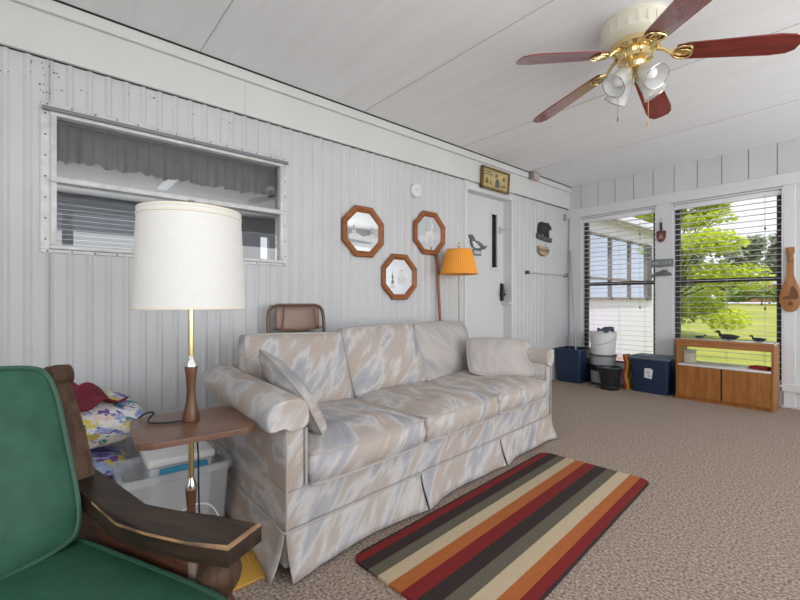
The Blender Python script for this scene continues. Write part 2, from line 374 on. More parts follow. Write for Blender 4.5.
b = MB(); b.box(0.0, 0.058, YB, L, H-0.004, H); b.box(0.0, 0.012, YB, 3.2, 2.2115, 2.215); b.box(0.0, 0.012, 4.06, L, 2.2105, 2.215); struct(b.build('trim_4', M_black, smooth=False))
# seams between fascia boards
b = MB(); b.box(0.029, 0.0315, 1.0, 1.003, 2.215, 2.43); b.box(0.051, 0.0535, 2.46, 2.463, 2.43, 2.494); b.box(0.0, 0.004, 4.742, 4.746, 0, 2.21); b.box(-0.001, 0.004, 0.93, 0.933, 2.0, 2.21)
struct(b.build('trim_5', M_seam, smooth=False))

# left window: frame, sashes, glass
wn = bpy.data.objects.new('window_1', None); C.objects.link(wn); wn['kind'] = 'structure'
b = MB()
b.box(-0.005, 0.010, -0.006, 1.300, 1.958, 2.002, 0.003); b.box(-0.005, 0.010, -0.006, 1.300, 1.243, 1.262, 0.003)
b.box(-0.005, 0.0095, -0.006, 0.030, 1.2625, 1.9575); b.box(-0.005, 0.0095, 1.276, 1.300, 1.2625, 1.9575)
b.box(-0.07, 0.020, 0.0305, 0.056, 1.2845, 1.9345, 0.002); b.box(-0.07, 0.020, 1.250, 1.2755, 1.2845, 1.9345, 0.002)
b.box(-0.07, 0.0205, 0.0305, 1.2755, 1.2625, 1.284, 0.003); b.box(-0.07, 0.018, 0.0305, 1.2755, 1.935, 1.9575, 0.003)
b.box(-0.05, 0.030, 0.030, 1.276, 1.598, 1.628, 0.004); b.box(0.0, 0.034, 0.028, 1.278, 1.606, 1.612)
b.build('frame', M_alu_paint, wn)
b = MB(); b.box(0.0105, 0.036, -0.002, 1.302, 1.952, 1.971, 0.003); b.build('drip_cap', M_grey, wn)
b = MB()
for i in range(14):
    y = 0.02+i*0.097
    for z in (1.988, 1.252): b.sphere((0.0105, y, z), 0.0045, (0.6, 1, 1), 8, 6)
for i in range(7):
    z = 1.31+i*0.105
    for y in (0.012, 1.288): b.sphere((0.0100, y, z), 0.0045, (0.6, 1, 1), 8, 6)
b.build('screws', M_screw, wn)
b = MB(); b.box(-0.03, -0.026, 0.05, 1.26, 1.615, 1.945); b.box(-0.012, -0.008, 0.05, 1.26, 1.275, 1.605); b.build('pane', M_glass2, wn, smooth=False)

# the dim room behind that window
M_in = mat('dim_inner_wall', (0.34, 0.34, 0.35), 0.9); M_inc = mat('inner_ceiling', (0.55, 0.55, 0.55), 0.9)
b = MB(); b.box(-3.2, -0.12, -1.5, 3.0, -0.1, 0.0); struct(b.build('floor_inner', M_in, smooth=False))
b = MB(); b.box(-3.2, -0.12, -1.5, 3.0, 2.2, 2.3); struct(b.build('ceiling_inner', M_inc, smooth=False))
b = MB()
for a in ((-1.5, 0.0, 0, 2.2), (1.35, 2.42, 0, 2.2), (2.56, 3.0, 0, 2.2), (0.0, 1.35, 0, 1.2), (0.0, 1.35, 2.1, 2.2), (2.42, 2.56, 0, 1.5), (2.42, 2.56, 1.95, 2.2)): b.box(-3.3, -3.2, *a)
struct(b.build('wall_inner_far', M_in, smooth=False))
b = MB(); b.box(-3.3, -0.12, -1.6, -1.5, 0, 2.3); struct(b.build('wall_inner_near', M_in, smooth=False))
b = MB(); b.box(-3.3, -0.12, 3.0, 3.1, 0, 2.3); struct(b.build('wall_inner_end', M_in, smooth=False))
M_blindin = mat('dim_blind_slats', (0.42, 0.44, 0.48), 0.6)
bl = thing('window_blind', 'grey slatted blind standing in for blinds reflected in the big left window', 'blind', (-3.17, -0.05, 1.15))  # added in the inner room to imitate the reflection of porch blinds
b = MB()
for i in range(15):
    b.box(-0.004, 0.004, 0.0, 1.45, 0.15+i*0.055, 0.201+i*0.055)
b.build('slats', M_blindin, bl, smooth=False)
b = MB(); b.box(-0.02, 0.02, -0.02, 1.47, 0.96, 1.0); b.build('headrail', M_blindin, bl, smooth=False)
# pleated valance just behind the glass
M_val = mat('grey_valance_cloth', (0.36, 0.36, 0.36), 0.95, nscale=14, namt=0.15)
b = MB(); rnd = random.Random(5); ph = [rnd.uniform(0, 6.28) for _ in range(8)]
def valf(u, v):
    y = -0.05+1.4*u; z = 1.97-v*(0.205+0.006*math.sin(u*37+ph[0])+0.005*math.sin(u*91+ph[1]))
    a = (0.004+0.016*v)
    return Vector((-0.19+a*math.sin(u*150+2.2*math.sin(u*17+ph[2]))+0.4*a*math.sin(u*290+ph[3]), y, z))
b.grid(valf, 280, 8); o = b.build('curtain_valance', M_val, ang=80)
md = o.modifiers.new('thickness', 'SOLIDIFY'); md.thickness = 0.003
tag(o, 'gathered grey curtain valance hanging behind the left window glass', 'curtain')
b = MB(); b.box(-2.05, -1.3, 0.87, 0.97, 2.13, 2.2, 0.01); o = b.build('strip_light', mat('strip_light_casing', (0.85, 0.85, 0.85), 0.4))
tag(o, 'white strip light on the ceiling of the room behind the left window', 'ceiling light')

# door in the left wall, set back
dr = bpy.data.objects.new('door_1', None); C.objects.link(dr); dr['kind'] = 'structure'
b = MB(); y0, y1, zt = OPEN_D
b.box(-0.14, -0.002, y0-0.018, y0, 0, zt); b.box(-0.14, -0.002, y1, y1+0.018, 0, zt); b.box(-0.14, -0.002, y0-0.018, y1+0.018, zt, zt+0.018)
b.box(-0.002, 0.016, y0-0.055, y0, 0, zt+0.07, 0.003); b.box(-0.002, 0.016, y1, y1+0.045, 0, zt+0.07, 0.003); b.box(-0.002, 0.0155, y0, y1, zt, zt+0.07, 0.003)
b.build('frame', M_trim, dr)
b = MB(); s0, s1, t0, t1 = 3.76, 3.885, 1.36, 1.975
b.box(-0.13, -0.095, y0, s0, 0, zt); b.box(-0.13, -0.095, s1, y1, 0, zt); b.box(-0.13, -0.095, s0, s1, 0, t0); b.box(-0.13, -0.095, s0, s1, t1, zt)
b.build('panel', M_doorp, dr, smooth=False)
b = MB()
for a in ((s0-0.014, s0+0.012, t0-0.014, t1+0.014), (s1-0.012, s1+0.014, t0-0.014, t1+0.014), (s0, s1, t0-0.014, t0+0.012), (s0, s1, t1-0.012, t1+0.014)):
    b.box(-0.10, -0.084, a[0], a[1], a[2], a[3], 0.003)
b.build('pane_trim', M_trim, dr)
b = MB(); b.box(-0.118, -0.114, s0, s1, t0, t1); b.build('pane', M_glass2, dr, smooth=False)
b = MB()
for i in range(9): b.box(-0.185, -0.15, s0-0.02, s1+0.02, 1.38+i*0.032, 1.394+i*0.032)
b.build('door_blind', M_blindin, dr, smooth=False)
b = MB(); b.box(-0.095, -0.085, 3.93, 3.975, 1.0, 1.2, 0.004); b.tube([(-0.09, 3.952, 1.07), (-0.045, 3.952, 1.07), (-0.04, 3.95, 1.075), (-0.04, 3.88, 1.085)], 0.011, 8)
b.tube([(-0.07, 3.94, 1.0), (-0.06, 3.94, 1.1), (-0.06, 3.94, 1.19)], [0.014, 0.02, 0.012], 8)
b.build('handle', M_blackpl, dr)
b = MB(); b.box(-0.09, 0.02, 3.955, 3.998, 0.965, 0.985, 0.004); b.build('strike_ledge', M_trim, dr)
b = MB(); b.box(-0.095, -0.07, 3.90, 3.93, 1.76, 1.83, 0.004); b.tube([(-0.075, 3.915, 1.80), (-0.05, 3.96, 1.80), (-0.01, 3.995, 1.805)], 0.006, 8); b.build('door_latch', M_alu, dr)
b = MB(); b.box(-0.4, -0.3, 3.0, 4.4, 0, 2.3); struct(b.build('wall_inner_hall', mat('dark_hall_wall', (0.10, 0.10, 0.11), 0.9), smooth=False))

# back wall with two window openings
W1, W2, WZ0, WZ1 = (0.188, 1.044), (1.217, 2.112), 0.212, 2.062
b = MB(); Y0, Y1 = L, L+0.14
e = 0.0125
b.box(0, W1[0]-e, Y0, Y1, 0, WZ1+e); b.box(W1[1]+e, W2[0]-e, Y0, Y1, 0, WZ1+e); b.box(W2[1]+e, XR, Y0, Y1, 0, WZ1+e)
b.box(W1[0]-e, W1[1]+e, Y0, Y1, 0, WZ0-0.021); b.box(W2[0]-e, W2[1]+e, Y0, Y1, 0, WZ0-0.021); b.box(0, XR, Y0, Y1, WZ1+e, H)
xs = [0.0, 0.181, 0.399, 0.603, 0.813, 1.021, 1.229, 1.443, 1.654, 1.867, 2.081, 2.296, 2.503, 2.72, 2.937, 3.155, 3.391, 3.628, 3.885, 4.132, XR]
for i in range(len(xs)-1):
    b.box(xs[i]+0.004, xs[i+1]-0.004, Y0-0.012, Y0+0.01, 2.19, H)
struct(b.build('wall_back', M_backwall, smooth=False))
b = MB()
for x in xs[1:-1]: b.box(x-0.005, x+0.005, Y0-0.004, Y0+0.01, 2.19, H)
struct(b.build('trim_6', mat('board_groove', (0.30, 0.31, 0.32), 0.9), smooth=False))
b = MB()
b.box(0.0, XR, Y0-0.024, Y0, 2.085, 2.2, 0.004)
b.box(0.03, W1[0]-0.012, Y0-0.022, Y0, 0, 2.085, 0.004)
b.box(W1[1]+0.012, W2[0]-0.012, Y0-0.022, Y0, 0, 2.085, 0.004)
b.box(W2[1]+0.012, W2[1]+0.095, Y0-0.022, Y0, 0, 2.085, 0.004)
b.box(W2[1]+0.0, XR, Y0-0.03, Y0, 0.15, 0.225, 0.004)
struct(b.build('trim_7', M_trim, smooth=False))
b = MB(); b.box(2.285, 2.294, Y0-0.003, Y0+0.001, 0.225, 2.085); b.box(2.11, XR, Y0-0.004, Y0, 0.145, 0.15)
struct(b.build('trim_8', M_seam, smooth=False))
b = MB(); b.box(2.11, XR, Y0-0.035, Y0, 0, 0.018, 0.003); struct(b.build('baseboard_back', M_trim))
for k, (xa, xb) in ((2, W1), (3, W2)):
    wd = bpy.data.objects.new('window_%d' % k, None); C.objects.link(wd); wd['kind'] = 'structure'
    b = MB(); t = 0.012
    b.box(xa-t, xa, Y0-0.024, Y1, WZ0-t, WZ1+t); b.box(xb, xb+t, Y0-0.024, Y1, WZ0-t, WZ1+t)
    b.box(xa, xb, Y0-0.024, Y1, WZ1, WZ1+t); b.box(xa, xb, Y0-0.045, Y1, WZ0-0.02, WZ0)
    b.build('reveal', M_trim, wd, smooth=False)
    b = MB(); f = 0.046
    b.box(xa, xa+f, Y0+0.064, Y0+0.11, WZ0, WZ1, 0.004); b.box(xb-f, xb, Y0+0.064, Y0+0.11, WZ0, WZ1, 0.004)
    b.box(xa, xb, Y0+0.064, Y0+0.11, WZ1-0.018, WZ1, 0.004); b.box(xa, xb, Y0+0.064, Y0+0.11, WZ0, WZ0+0.05, 0.004)
    b.box(xa, xb, Y0+0.062, Y0+0.11, 1.195, 1.238, 0.004)
    b.build('sash_frame', M_dark, wd, smooth=False)
    b = MB(); b.box(xa+f, xb-f, Y0+0.098, Y0+0.101, WZ0+0.05, WZ1-0.018); b.build('pane', M_glass, wd, smooth=False)
    lab = ('open white slatted blind over the window in front of the white house wall' if k == 2 else 'open white slatted blind over the window with the bright tree, above the oak cabinet')
    bl = thing('window_blind', lab, 'blind', ((xa+xb)/2, Y0+0.035, WZ0), 0, None)
    hw = (xb-xa)/2-0.006; hh = WZ1-WZ0
    b = MB(); n = 31
    for i in range(n):
        z = 0.03+i*(hh-0.07)/n
        b.box(-hw, hw, -0.022, 0.022, z-0.0013, z+0.0013, M=T(0, 0, z) @ RX(-2) @ T(0, 0, -z))
    b.build('slats', M_slat, bl, smooth=False)
    b = MB(); b.box(-hw, hw, -0.027, 0.027, hh-0.05, hh-0.002, 0.004); b.build('headrail', M_slat, bl)
    b = MB(); b.box(-hw, hw, -0.025, 0.025, 0.004, 0.02, 0.003); b.build('bottom_rail', M_slat, bl)
    b = MB()
    for x in (-hw*0.72, 0.02, hw*0.72):
        for y in (-0.026, 0.026): b.tube([(x, y, 0.01), (x, y, hh-0.03)], 0.0011, 5)
    b.build('ladder_cords', M_cord, bl)
    for (x, z) in ((hw*0.74, 1.50), (hw*0.74, 0.72)) if k == 3 else ((hw*0.62, 1.58), (hw*0.62, 0.72)):
        b = MB(); b.tube([(x, -0.034, z), (x, -0.034, hh-0.03)], 0.0012, 5); b.lathe([(0.003, 0.03), (0.008, 0.012), (0.009, 0.0)], 10, T(x, -0.034, z-0.02))
        b.build('pull_cord', M_dark, bl)

# right wall: low wall, posts and header with wide screen openings; never seen by the camera but lights the room
b = MB()
b.box(XR, XR+0.1, YB, L+0.14, 0, 0.5); b.box(XR, XR+0.1, YB, L+0.14, 2.2, H)
for y in (YB, 0.2, 1.9, 3.6, L+0.02): b.box(XR, XR+0.1, y, y+0.12, 0.5, 2.2)
struct(b.build('wall_right', M_backwall, smooth=False))

b = MB(); b.box(-0.12, 2.0, YB-0.1, YB, 0, H); b.box(2.0, XR+0.1, YB-0.1, YB, 0, 0.5); b.box(2.0, XR+0.1, YB-0.1, YB, 2.25, H); b.box(4.2, XR+0.1, YB-0.1, YB, 0.5, 2.25)  # unseen wall; solid left part put in to darken the left wall
struct(b.build('wall_rear', M_backwall, smooth=False))

# ------------------------------------------------------------------ outdoors
M_grass = mat('sunlit_lawn', (0.38, 0.37, 0.09), 0.95, nscale=1.2, stretch=(0.5, 1.2, 1), col2=(0.21, 0.25, 0.045), spec=0.1)
def ground(u, v):
    x = -60+120*u; y = 5.5+75*v*v
    s = max(0, min(1, (y-9)/34)); z = -0.32+1.18*(s*s*(3-2*s))+0.1*noise.noise(Vector((x*0.12, y*0.12, 0)))*min(1, (y-5.5)/6)
    return Vector((x, y, z))
b = MB(); b.grid(ground, 60, 60); o = b.build('lawn', M_grass, ang=80); o['kind'] = 'structure'
def gz(x, y):
    s = max(0, min(1, (y-9)/34)); return -0.32+1.18*(s*s*(3-2*s))+0.1*noise.noise(Vector((x*0.12, y*0.12, 0)))*min(1, (y-5.5)/6)
M_road = mat('pale_gravel_road', (0.60, 0.58, 0.58), 0.95, nscale=3, namt=0.15)
b = MB(); b.grid(lambda u, v: Vector((-60+120*u, 38+u*2+v*6, gz(-60+120*u, 38+u*2+v*6)+0.05)), 60, 4); o = b.build('road', M_road, ang=80); o['kind'] = 'structure'
b = MB(); b.grid(lambda u, v: Vector((-1+12*u, 13.2+u*1.5+v*0.7, gz(-1+12*u, 13.2+u*1.5+v*0.7)+0.03)), 24, 3); o = b.build('path', M_road, ang=80); o['kind'] = 'structure'
M_deck = mat('weathered_red_deck', (0.46, 0.30, 0.26), 0.85, nscale=8, stretch=(0.3, 3, 1), namt=0.3)
b = MB()
for i in range(24): b.box(-0.75, 1.75, L+0.2+i*0.15, L+0.335+i*0.15, -0.16, -0.12)
b.box(-0.75, 1.75, L+0.2, L+3.78, -0.32, -0.17)
struct(b.build('floor_deck', M_deck, smooth=False))
b = MB(); b.box(-60, 60, -45, 5.45, -0.42, -0.34); struct(b.build('ground', mat('pale_bounce_yard', (0.42, 0.41, 0.39), 0.95, nscale=2, namt=0.15), smooth=False))  # unseen yard ground, made pale to bounce light onto the ceiling
# the white house wing running away to the left
M_house = mat('lavender_cast_siding', (0.74, 0.735, 0.82), 0.7, nscale=3, namt=0.04)  # lavender cast of the light put into the white siding colour
M_hpane = mat('sky_reflecting_pane', (0.50, 0.57, 0.68), 0.05, 0.75)
hs = thing('house_wing', 'white neighbouring house wing with dark framed windows outside the left blind', 'house', (-0.8, 5.6, -0.35))
b = MB(); b.box(-4, 0, 0, 6.2, 0, 3.1); b.build('wall', M_house, hs, smooth=False)
b = MB(); b.box(-4.2, 0.12, -0.1, 6.4, 2.95, 3.0); b.box(0.10, 0.15, -0.1, 6.4, 2.88, 3.05); b.box(-4.2, 0.10, -0.1, 6.4, 3.0, 3.12); b.build('roof', M_house, hs, smooth=False)
b = MB(); b.tube([(0.18, -0.1, 2.92), (0.18, 6.4, 2.92)], 0.035, 8); b.build('gutter', mat('grey_gutter', (0.38, 0.38, 0.40), 0.5), hs)
M_hfr = mat('grey_brown_house_frame', (0.24, 0.20, 0.20), 0.6)
for i in range(3):
    y = 1.95+i*0.945
    b = MB()
    for a in ((y, y+0.03, 1.38, 2.62), (y+0.90, y+0.93, 1.38, 2.62), (y, y+0.93, 1.38, 1.42), (y, y+0.93, 2.585, 2.62), (y, y+0.93, 1.76, 1.80)):
        b.box(0, 0.05, a[0], a[1], a[2], a[3])
    fw = b.build('window_frame', M_hfr, hs, smooth=False)
    b = MB(); b.box(0, 0.02, y+0.03, y+0.90, 1.42, 2.585); b.build('pane', M_hpane, fw, smooth=False)
b = MB(); b.box(0, 0.03, 4.83, 5.13, 1.36, 2.64)
for i in range(24): b.box(0.02, 0.05, 4.86, 5.10, 1.40+i*0.05, 1.425+i*0.05)
b.build('shutter', mat('grey_shutter', (0.16, 0.16, 0.19), 0.6), hs, smooth=False)

# trees
def leafmat(name, c1, c2, tr):
    m = bpy.data.materials.new(name); m.use_nodes = True; n = m.node_tree; bb = n.nodes['Principled BSDF']
    oi = n.nodes.new('ShaderNodeNewGeometry'); r = n.nodes.new('ShaderNodeValToRGB'); r.color_ramp.elements[0].color = (*c1, 1); r.color_ramp.elements[1].color = (*c2, 1)
    n.links.new(oi.outputs['Random Per Island'], r.inputs[0]); n.links.new(r.outputs[0], bb.inputs['Base Color']); bb.inputs['Roughness'].default_value = 0.6
    t = n.nodes.new('ShaderNodeBsdfTranslucent'); n.links.new(r.outputs[0], t.inputs['Color']); mx = n.nodes.new('ShaderNodeMixShader'); mx.inputs[0].default_value = tr
    n.links.new(bb.outputs[0], mx.inputs[1]); n.links.new(t.outputs[0], mx.inputs[2]); n.links.new(mx.outputs[0], n.nodes['Material Output'].inputs['Surface'])
    return m
M_leaf = leafmat('bright_spring_leaf', (0.48, 0.58, 0.03), (0.72, 0.78, 0.09), 0.5)
M_leafd = leafmat('haze_tinted_leaf', (0.26, 0.31, 0.20), (0.42, 0.47, 0.32), 0.4)  # distance haze put into the pale grey green leaf colour
M_leafm = leafmat('mid_green_leaf', (0.20, 0.30, 0.05), (0.34, 0.46, 0.09), 0.3)
M_bark = mat('bark', (0.10, 0.075, 0.055), 0.95, nscale=12, namt=0.4)
def tree(name, label, loc, trunk, blobs, lm, nleaf, ls, seed, group=None, flat=0.5):
    rt = thing(name, label, 'tree', loc, 0, group); rr = random.Random(seed)
    b = MB(); b.tube([(0, 0, -0.3), (0.03, 0, trunk*0.5), (0, 0.04, trunk), (0.02, 0, trunk*1.8)], [trunk*0.09, trunk*0.07, trunk*0.05, trunk*0.02], 8)
    for (c, r) in blobs:
        b.tube([(0, 0, trunk*0.8), (c[0]*0.5, c[1]*0.5, trunk*0.8+(c[2]-trunk*0.8)*0.6), c], [trunk*0.02, trunk*0.011, 0.004], 6)
    b.build('trunk', M_bark, rt)
    b = MB(); bm = b.bm; tot = sum(r[0]*r[1]*r[2] for c, r in blobs)
    for c, r in blobs:
        for i in range(int(nleaf*r[0]*r[1]*r[2]/tot)):
            d = Vector((rr.gauss(0, 1), rr.gauss(0, 1), rr.gauss(0, 1))).normalized()*(rr.random()**0.45)
            p = Vector((c[0]+d.x*r[0], c[1]+d.y*r[1], c[2]+d.z*r[2]))
            e = Euler((rr.uniform(-flat, flat)*1.5, rr.uniform(-flat, flat)*1.5, rr.uniform(0, 6.28))).to_matrix()
            s = ls*rr.uniform(0.6, 1.25)
            vs = [bm.verts.new(p+e @ Vector(q)) for q in ((-s, 0, 0), (0, -s*0.55, 0.02*s), (s, 0, 0), (0, s*0.55, 0.02*s))]
            bm.faces.new(vs)
    b.build('crown', lm, rt, smooth=False); return rt
rr = random.Random(11); bl = []
for i in range(46):
    a = rr.uniform(0, 6.28); rad = rr.uniform(0.1, 1.75); z = rr.uniform(0.7, 5.6)
    k = 1.0 if z < 4 else 0.75
    bl.append(((rad*math.cos(a)*k, rad*math.sin(a)*k, z), (rr.uniform(0.45, 0.85), rr.uniform(0.45, 0.85), rr.uniform(0.22, 0.42))))
tree('maple_tree', 'bright yellow green tree close outside the right blind', (-1.5, 14.6, gz(-1.5, 14.6)), 1.5, bl, M_leaf, 26000, 0.080, 4)
def blob(h, wd, seed):
    r0 = random.Random(seed)
    return [((r0.uniform(-wd, wd)*0.6, r0.uniform(-wd, wd)*0.4, h*(0.12+0.85*q/13)), (wd*(0.75-0.3*q/13), wd*0.5, h*0.16)) for q in range(13)]
far = [(-20.5, 53, 6.4, 1.7), (-15.9, 54, 5.6, 1.7), (-11.2, 52.5, 5.6, 1.75), (-6.4, 53.5, 6.4, 1.75), (-1.6, 52.5, 6.9, 1.75), (-18.0, 58.5, 6.6, 1.75), (-13.4, 59, 6.2, 1.75), (-8.7, 58.5, 6.6, 1.75), (-4.0, 59, 7.2, 1.75), (0.9, 58.5, 7.0, 1.75)]
names = ['grey green tree beyond the road, first of the front far row counted from the house', 'grey green tree beyond the road, second of the front far row from the house', 'grey green tree beyond the road, middle one of the front far row',
         'grey green tree beyond the road, fourth of the front far row from the house', 'grey green tree beyond the road, last of the front far row, above the shed',
         'hazy tree in the rearmost row beyond the road, first from the house', 'hazy tree in the rearmost row beyond the road, second from the house', 'hazy tree in the rearmost row beyond the road, the middle one',
         'hazy tree in the rearmost row beyond the road, fourth from the house', 'hazy tree in the rearmost row beyond the road, farthest from the house']
for i, (x, y, h, wd) in enumerate(far):
    tree('distant_tree', names[i], (x, y, gz(x, y)), h*0.25, blob(h, wd, 20+i), M_leafd, 2600, 0.36, 30+i, 'trees beyond the road')
for i, (x, y, lab) in enumerate(((-7.5, 36, 'mid green bush in front of the road near the maple'), (-2.6, 36.5, 'mid green bush in front of the road, farther from the maple'))):
    tree('roadside_bush', lab, (x, y, gz(x, y)), 0.5, [((dx, 0, 0.7+0.2*(k % 2)), (0.9, 0.7, 0.55)) for k, dx in enumerate((-1.2, -0.4, 0.5, 1.3))], M_leafm, 1600, 0.13, 50+i, 'bushes by the road')
sh = thing('garden_shed', 'small red brown shed far across the lawn near the road', 'shed', (-3.4, 46.5, gz(-3.4, 46.5)))
b = MB(); b.box(-1.6, 1.6, -1, 1, 0, 1.5); b.build('wall', mat('red_brown_siding', (0.30, 0.12, 0.09), 0.8), sh, smooth=False)
b = MB(); b.prism([(-1.15, 0), (1.15, 0), (0, 0.7)], 3.5, M=T(-1.75, 0, 1.5) @ Matrix(((0, 0, 1, 0), (1, 0, 0, 0), (0, 1, 0, 0), (0, 0, 0, 1)))); b.build('roof', mat('grey_shingle', (0.3, 0.3, 0.32), 0.9), sh, smooth=False)

# ------------------------------------------------------------------ ceiling fan
fan = thing('ceiling_fan', 'ceiling fan with cherry blades, brass arms and four frosted glass lights', 'ceiling fan', (1.86, 2.44, 2.5))
b = MB(); b.lathe([(0.168, 0.0), (0.172, -0.012), (0.165, -0.02), (0.163, -0.075), (0.155, -0.088), (0.135, -0.105), (0.10, -0.115)], 40)
for k in range(22):
    a = k*math.pi*2/22; b.box(0.158, 0.1665, -0.006, 0.006, -0.075, -0.025, M=RZ(math.degrees(a)))
b.build('housing', M_cream, fan, ang=30)
b = MB(); b.lathe([(0.105, -0.105), (0.118, -0.115), (0.118, -0.135), (0.095, -0.15), (0.075, -0.155), (0.07, -0.17), (0.085, -0.18), (0.085, -0.20), (0.05, -0.215), (0.04, -0.235), (0.055, -0.25), (0.03, -0.27), (0.0, -0.275)], 32, capt=False); b.build('motor_cover', M_brass, fan)
def blade_mesh():
    b = MB(); out = []
    pts = [(0.19, -0.045), (0.24, -0.058), (0.60, -0.070), (0.66, -0.062), (0.69, -0.04), (0.697, 0.0), (0.69, 0.04), (0.66, 0.062), (0.60, 0.070), (0.24, 0.058), (0.19, 0.045), (0.178, 0.0)]
    b.prism(pts, 0.007, bev=0.002); return b
def iron_mesh():
    b = MB()
    b.tube([(0.10, 0, 0.03), (0.135, 0, 0.02), (0.16, 0, 0.002), (0.19, 0, -0.004)], [0.012, 0.010, 0.009, 0.008], 8)
    for s in (-1, 1):
        b.tube([(0.165, 0, -0.004), (0.185, 0.03*s, -0.005), (0.215, 0.045*s, -0.005), (0.245, 0.042*s, -0.005)], [0.007, 0.006, 0.006, 0.004], 8)
        b.tube([(0.18, 0, -0.004), (0.205, 0.016*s, -0.005), (0.235, 0.018*s, -0.005), (0.262, 0.006*s, -0.005)], [0.006, 0.0055, 0.005, 0.004], 8)
    b.tube([(0.245, 0.042, -0.005), (0.258, 0.025, -0.005), (0.262, 0, -0.005), (0.258, -0.025, -0.005), (0.245, -0.042, -0.005)], 0.005, 8)
    b.tube([(0.17, 0, -0.004), (0.262, 0, -0.005)], 0.005, 8)
    return b
first = None
for k in range(5):
    Mx = Matrix.Translation((0, 0, -0.162)) @ RZ(25+72*k) @ RY(9.5) @ RX(-10)
    if first is None:
        i0 = iron_mesh().build('blade_arm', M_brass, fan); l0 = blade_mesh().build('blade', M_blade, fan); first = (i0, l0)
        for o in first: o.matrix_local = Mx
    else:
        for o in first:
            c = o.copy(); C.objects.link(c); c.parent = fan; c.matrix_local = Mx
first = None
for k in range(4):
    Mx = Matrix.Translation((0, 0, -0.218)) @ RZ(-26+90*k) @ RY(134) @ Matrix.Scale(1.25, 4)
    if first is None:
        b = MB(); b.lathe([(0.008, 0.02), (0.02, 0.04), (0.024, 0.065)], 16); a0 = b.build('lamp_socket', M_brass, fan)
        b = MB(); prof = [(0.022, 0.052), (0.028, 0.06), (0.036, 0.085), (0.040, 0.12), (0.050, 0.155), (0.047, 0.155), (0.037, 0.12), (0.033, 0.085), (0.022, 0.062)]
        b.lathe(prof, 28, capb=False, capt=False); g0 = b.build('lamp_glass', M_shadeglass, fan)
        b = MB(); b.sphere((0, 0, 0.112), 0.024, (1, 1, 1.2)); l0 = b.build('bulb', M_bulb, fan)
        b = MB(); b.tube([(0.0495*math.cos(t*0.2618), 0.0495*math.sin(t*0.2618), 0.156) for t in range(24)], 0.0025, 6, closed=True); r0 = b.build('glass_rim', M_chrome, fan)
        first = (a0, g0, l0, r0)
        for o in first: o.matrix_local = Mx
    else:
        for o in first:
            c = o.copy(); C.objects.link(c); c.parent = fan; c.matrix_local = Mx
for x, y, z in ((-0.075, -0.035, -0.49), (0.055, 0.03, -0.535)):
    b = MB(); b.tube([(x*0.8, y*0.8, -0.19), (x, y, -0.23), (x, y, z)], 0.0016, 6); b.lathe([(0.002, 0.03), (0.006, 0.012), (0.005, 0)], 10, T(x, y, z-0.028)); b.build('pull_chain', M_brass, fan)

# ------------------------------------------------------------------ sofa
sofa = thing('sofa', 'long three seat sofa in pastel brushstroke fabric along the white ribbed wall', 'sofa', (1.341, 0.66, 0), R(95))
SL = 2.165
def skew(v):   # the sofa stands slightly out of square with the wall
    k = 0.11*max(0.0, v.y)*(1-max(0, min(1, v.x/SL)))
    return Vector((v.x+k, v.y, v.z))
def cushion(b, M, wd, dp, e, crown, c=0.12, n=18, pw=4, pp=0.7, wr=0.004, seed=0, bulge=0.012, mid=0):
    bm = b.bm
    def plan(u, v):
        f = 1-c*(abs(u)**5)*(abs(v)**5); return u*f*wd/2, v*f*dp/2
    def ht(u, v):
        k = max(0.0, (1-abs(u)**pw)*(1-abs(v)**pw))**pp
        return e/2+crown*k
    def P(u, v, s):
        x, y = plan(u, v); q = noise.noise(Vector((x*7+seed, y*7, s*3)))*wr*2+noise.noise(Vector((x*17+seed, y*9, s*5)))*wr
        return Vector((x, y, s*ht(u, v)+q*min(1, 4*(1-max(abs(u), abs(v))))))
    tv = {}; bv = {}
    ch = lambda i: math.sin((i/n-0.5)*math.pi)*0.5*1.0+(i/n-0.5)
    for i in range(n+1):
        for j in range(n+1):
            u, v = ch(i), ch(j)
            tv[i, j] = bm.verts.new(P(u, v, 1)); bv[i, j] = bm.verts.new(P(u, v, -1))
    for i in range(n):
        for j in range(n):
            bm.faces.new((tv[i, j], tv[i+1, j], tv[i+1, j+1], tv[i, j+1])); bm.faces.new((bv[i, j], bv[i, j+1], bv[i+1, j+1], bv[i+1, j]))
    ring = [(i, 0) for i in range(n)]+[(n, j) for j in range(n)]+[(n-i, n) for i in range(n)]+[(0, n-j) for j in range(n)]
    k = len(ring); mv = []
    for r in ring:
        p = (tv[r].co+bv[r].co)/2; d = Vector((p.x/wd, p.y/dp, 0)); d.normalize(); mv.append(bm.verts.new(p+d*bulge))
    for a in range(k):
        r, s = ring[a], ring[(a+1) % k]
        bm.faces.new((tv[r], tv[s], mv[(a+1) % k], mv[a])); bm.faces.new((mv[a], mv[(a+1) % k], bv[s], bv[r]))
    top = [M @ tv[r].co for r in ring]; bot = [M @ bv[r].co for r in ring]
    b._x(list(tv.values())+list(bv.values())+mv, M)
    return top, bot
# base
b = MB(); b.box(0.0, SL, 0.005, 0.88, 0.03, 0.315, 0.012); b.build('base', M_couch, sofa, fn=skew)
b = MB(); b.box(0.10, SL-0.10, 0.74, 0.90, 0.28, 0.70, 0.04, 4); b.build('back_frame', M_couch, sofa, fn=skew)
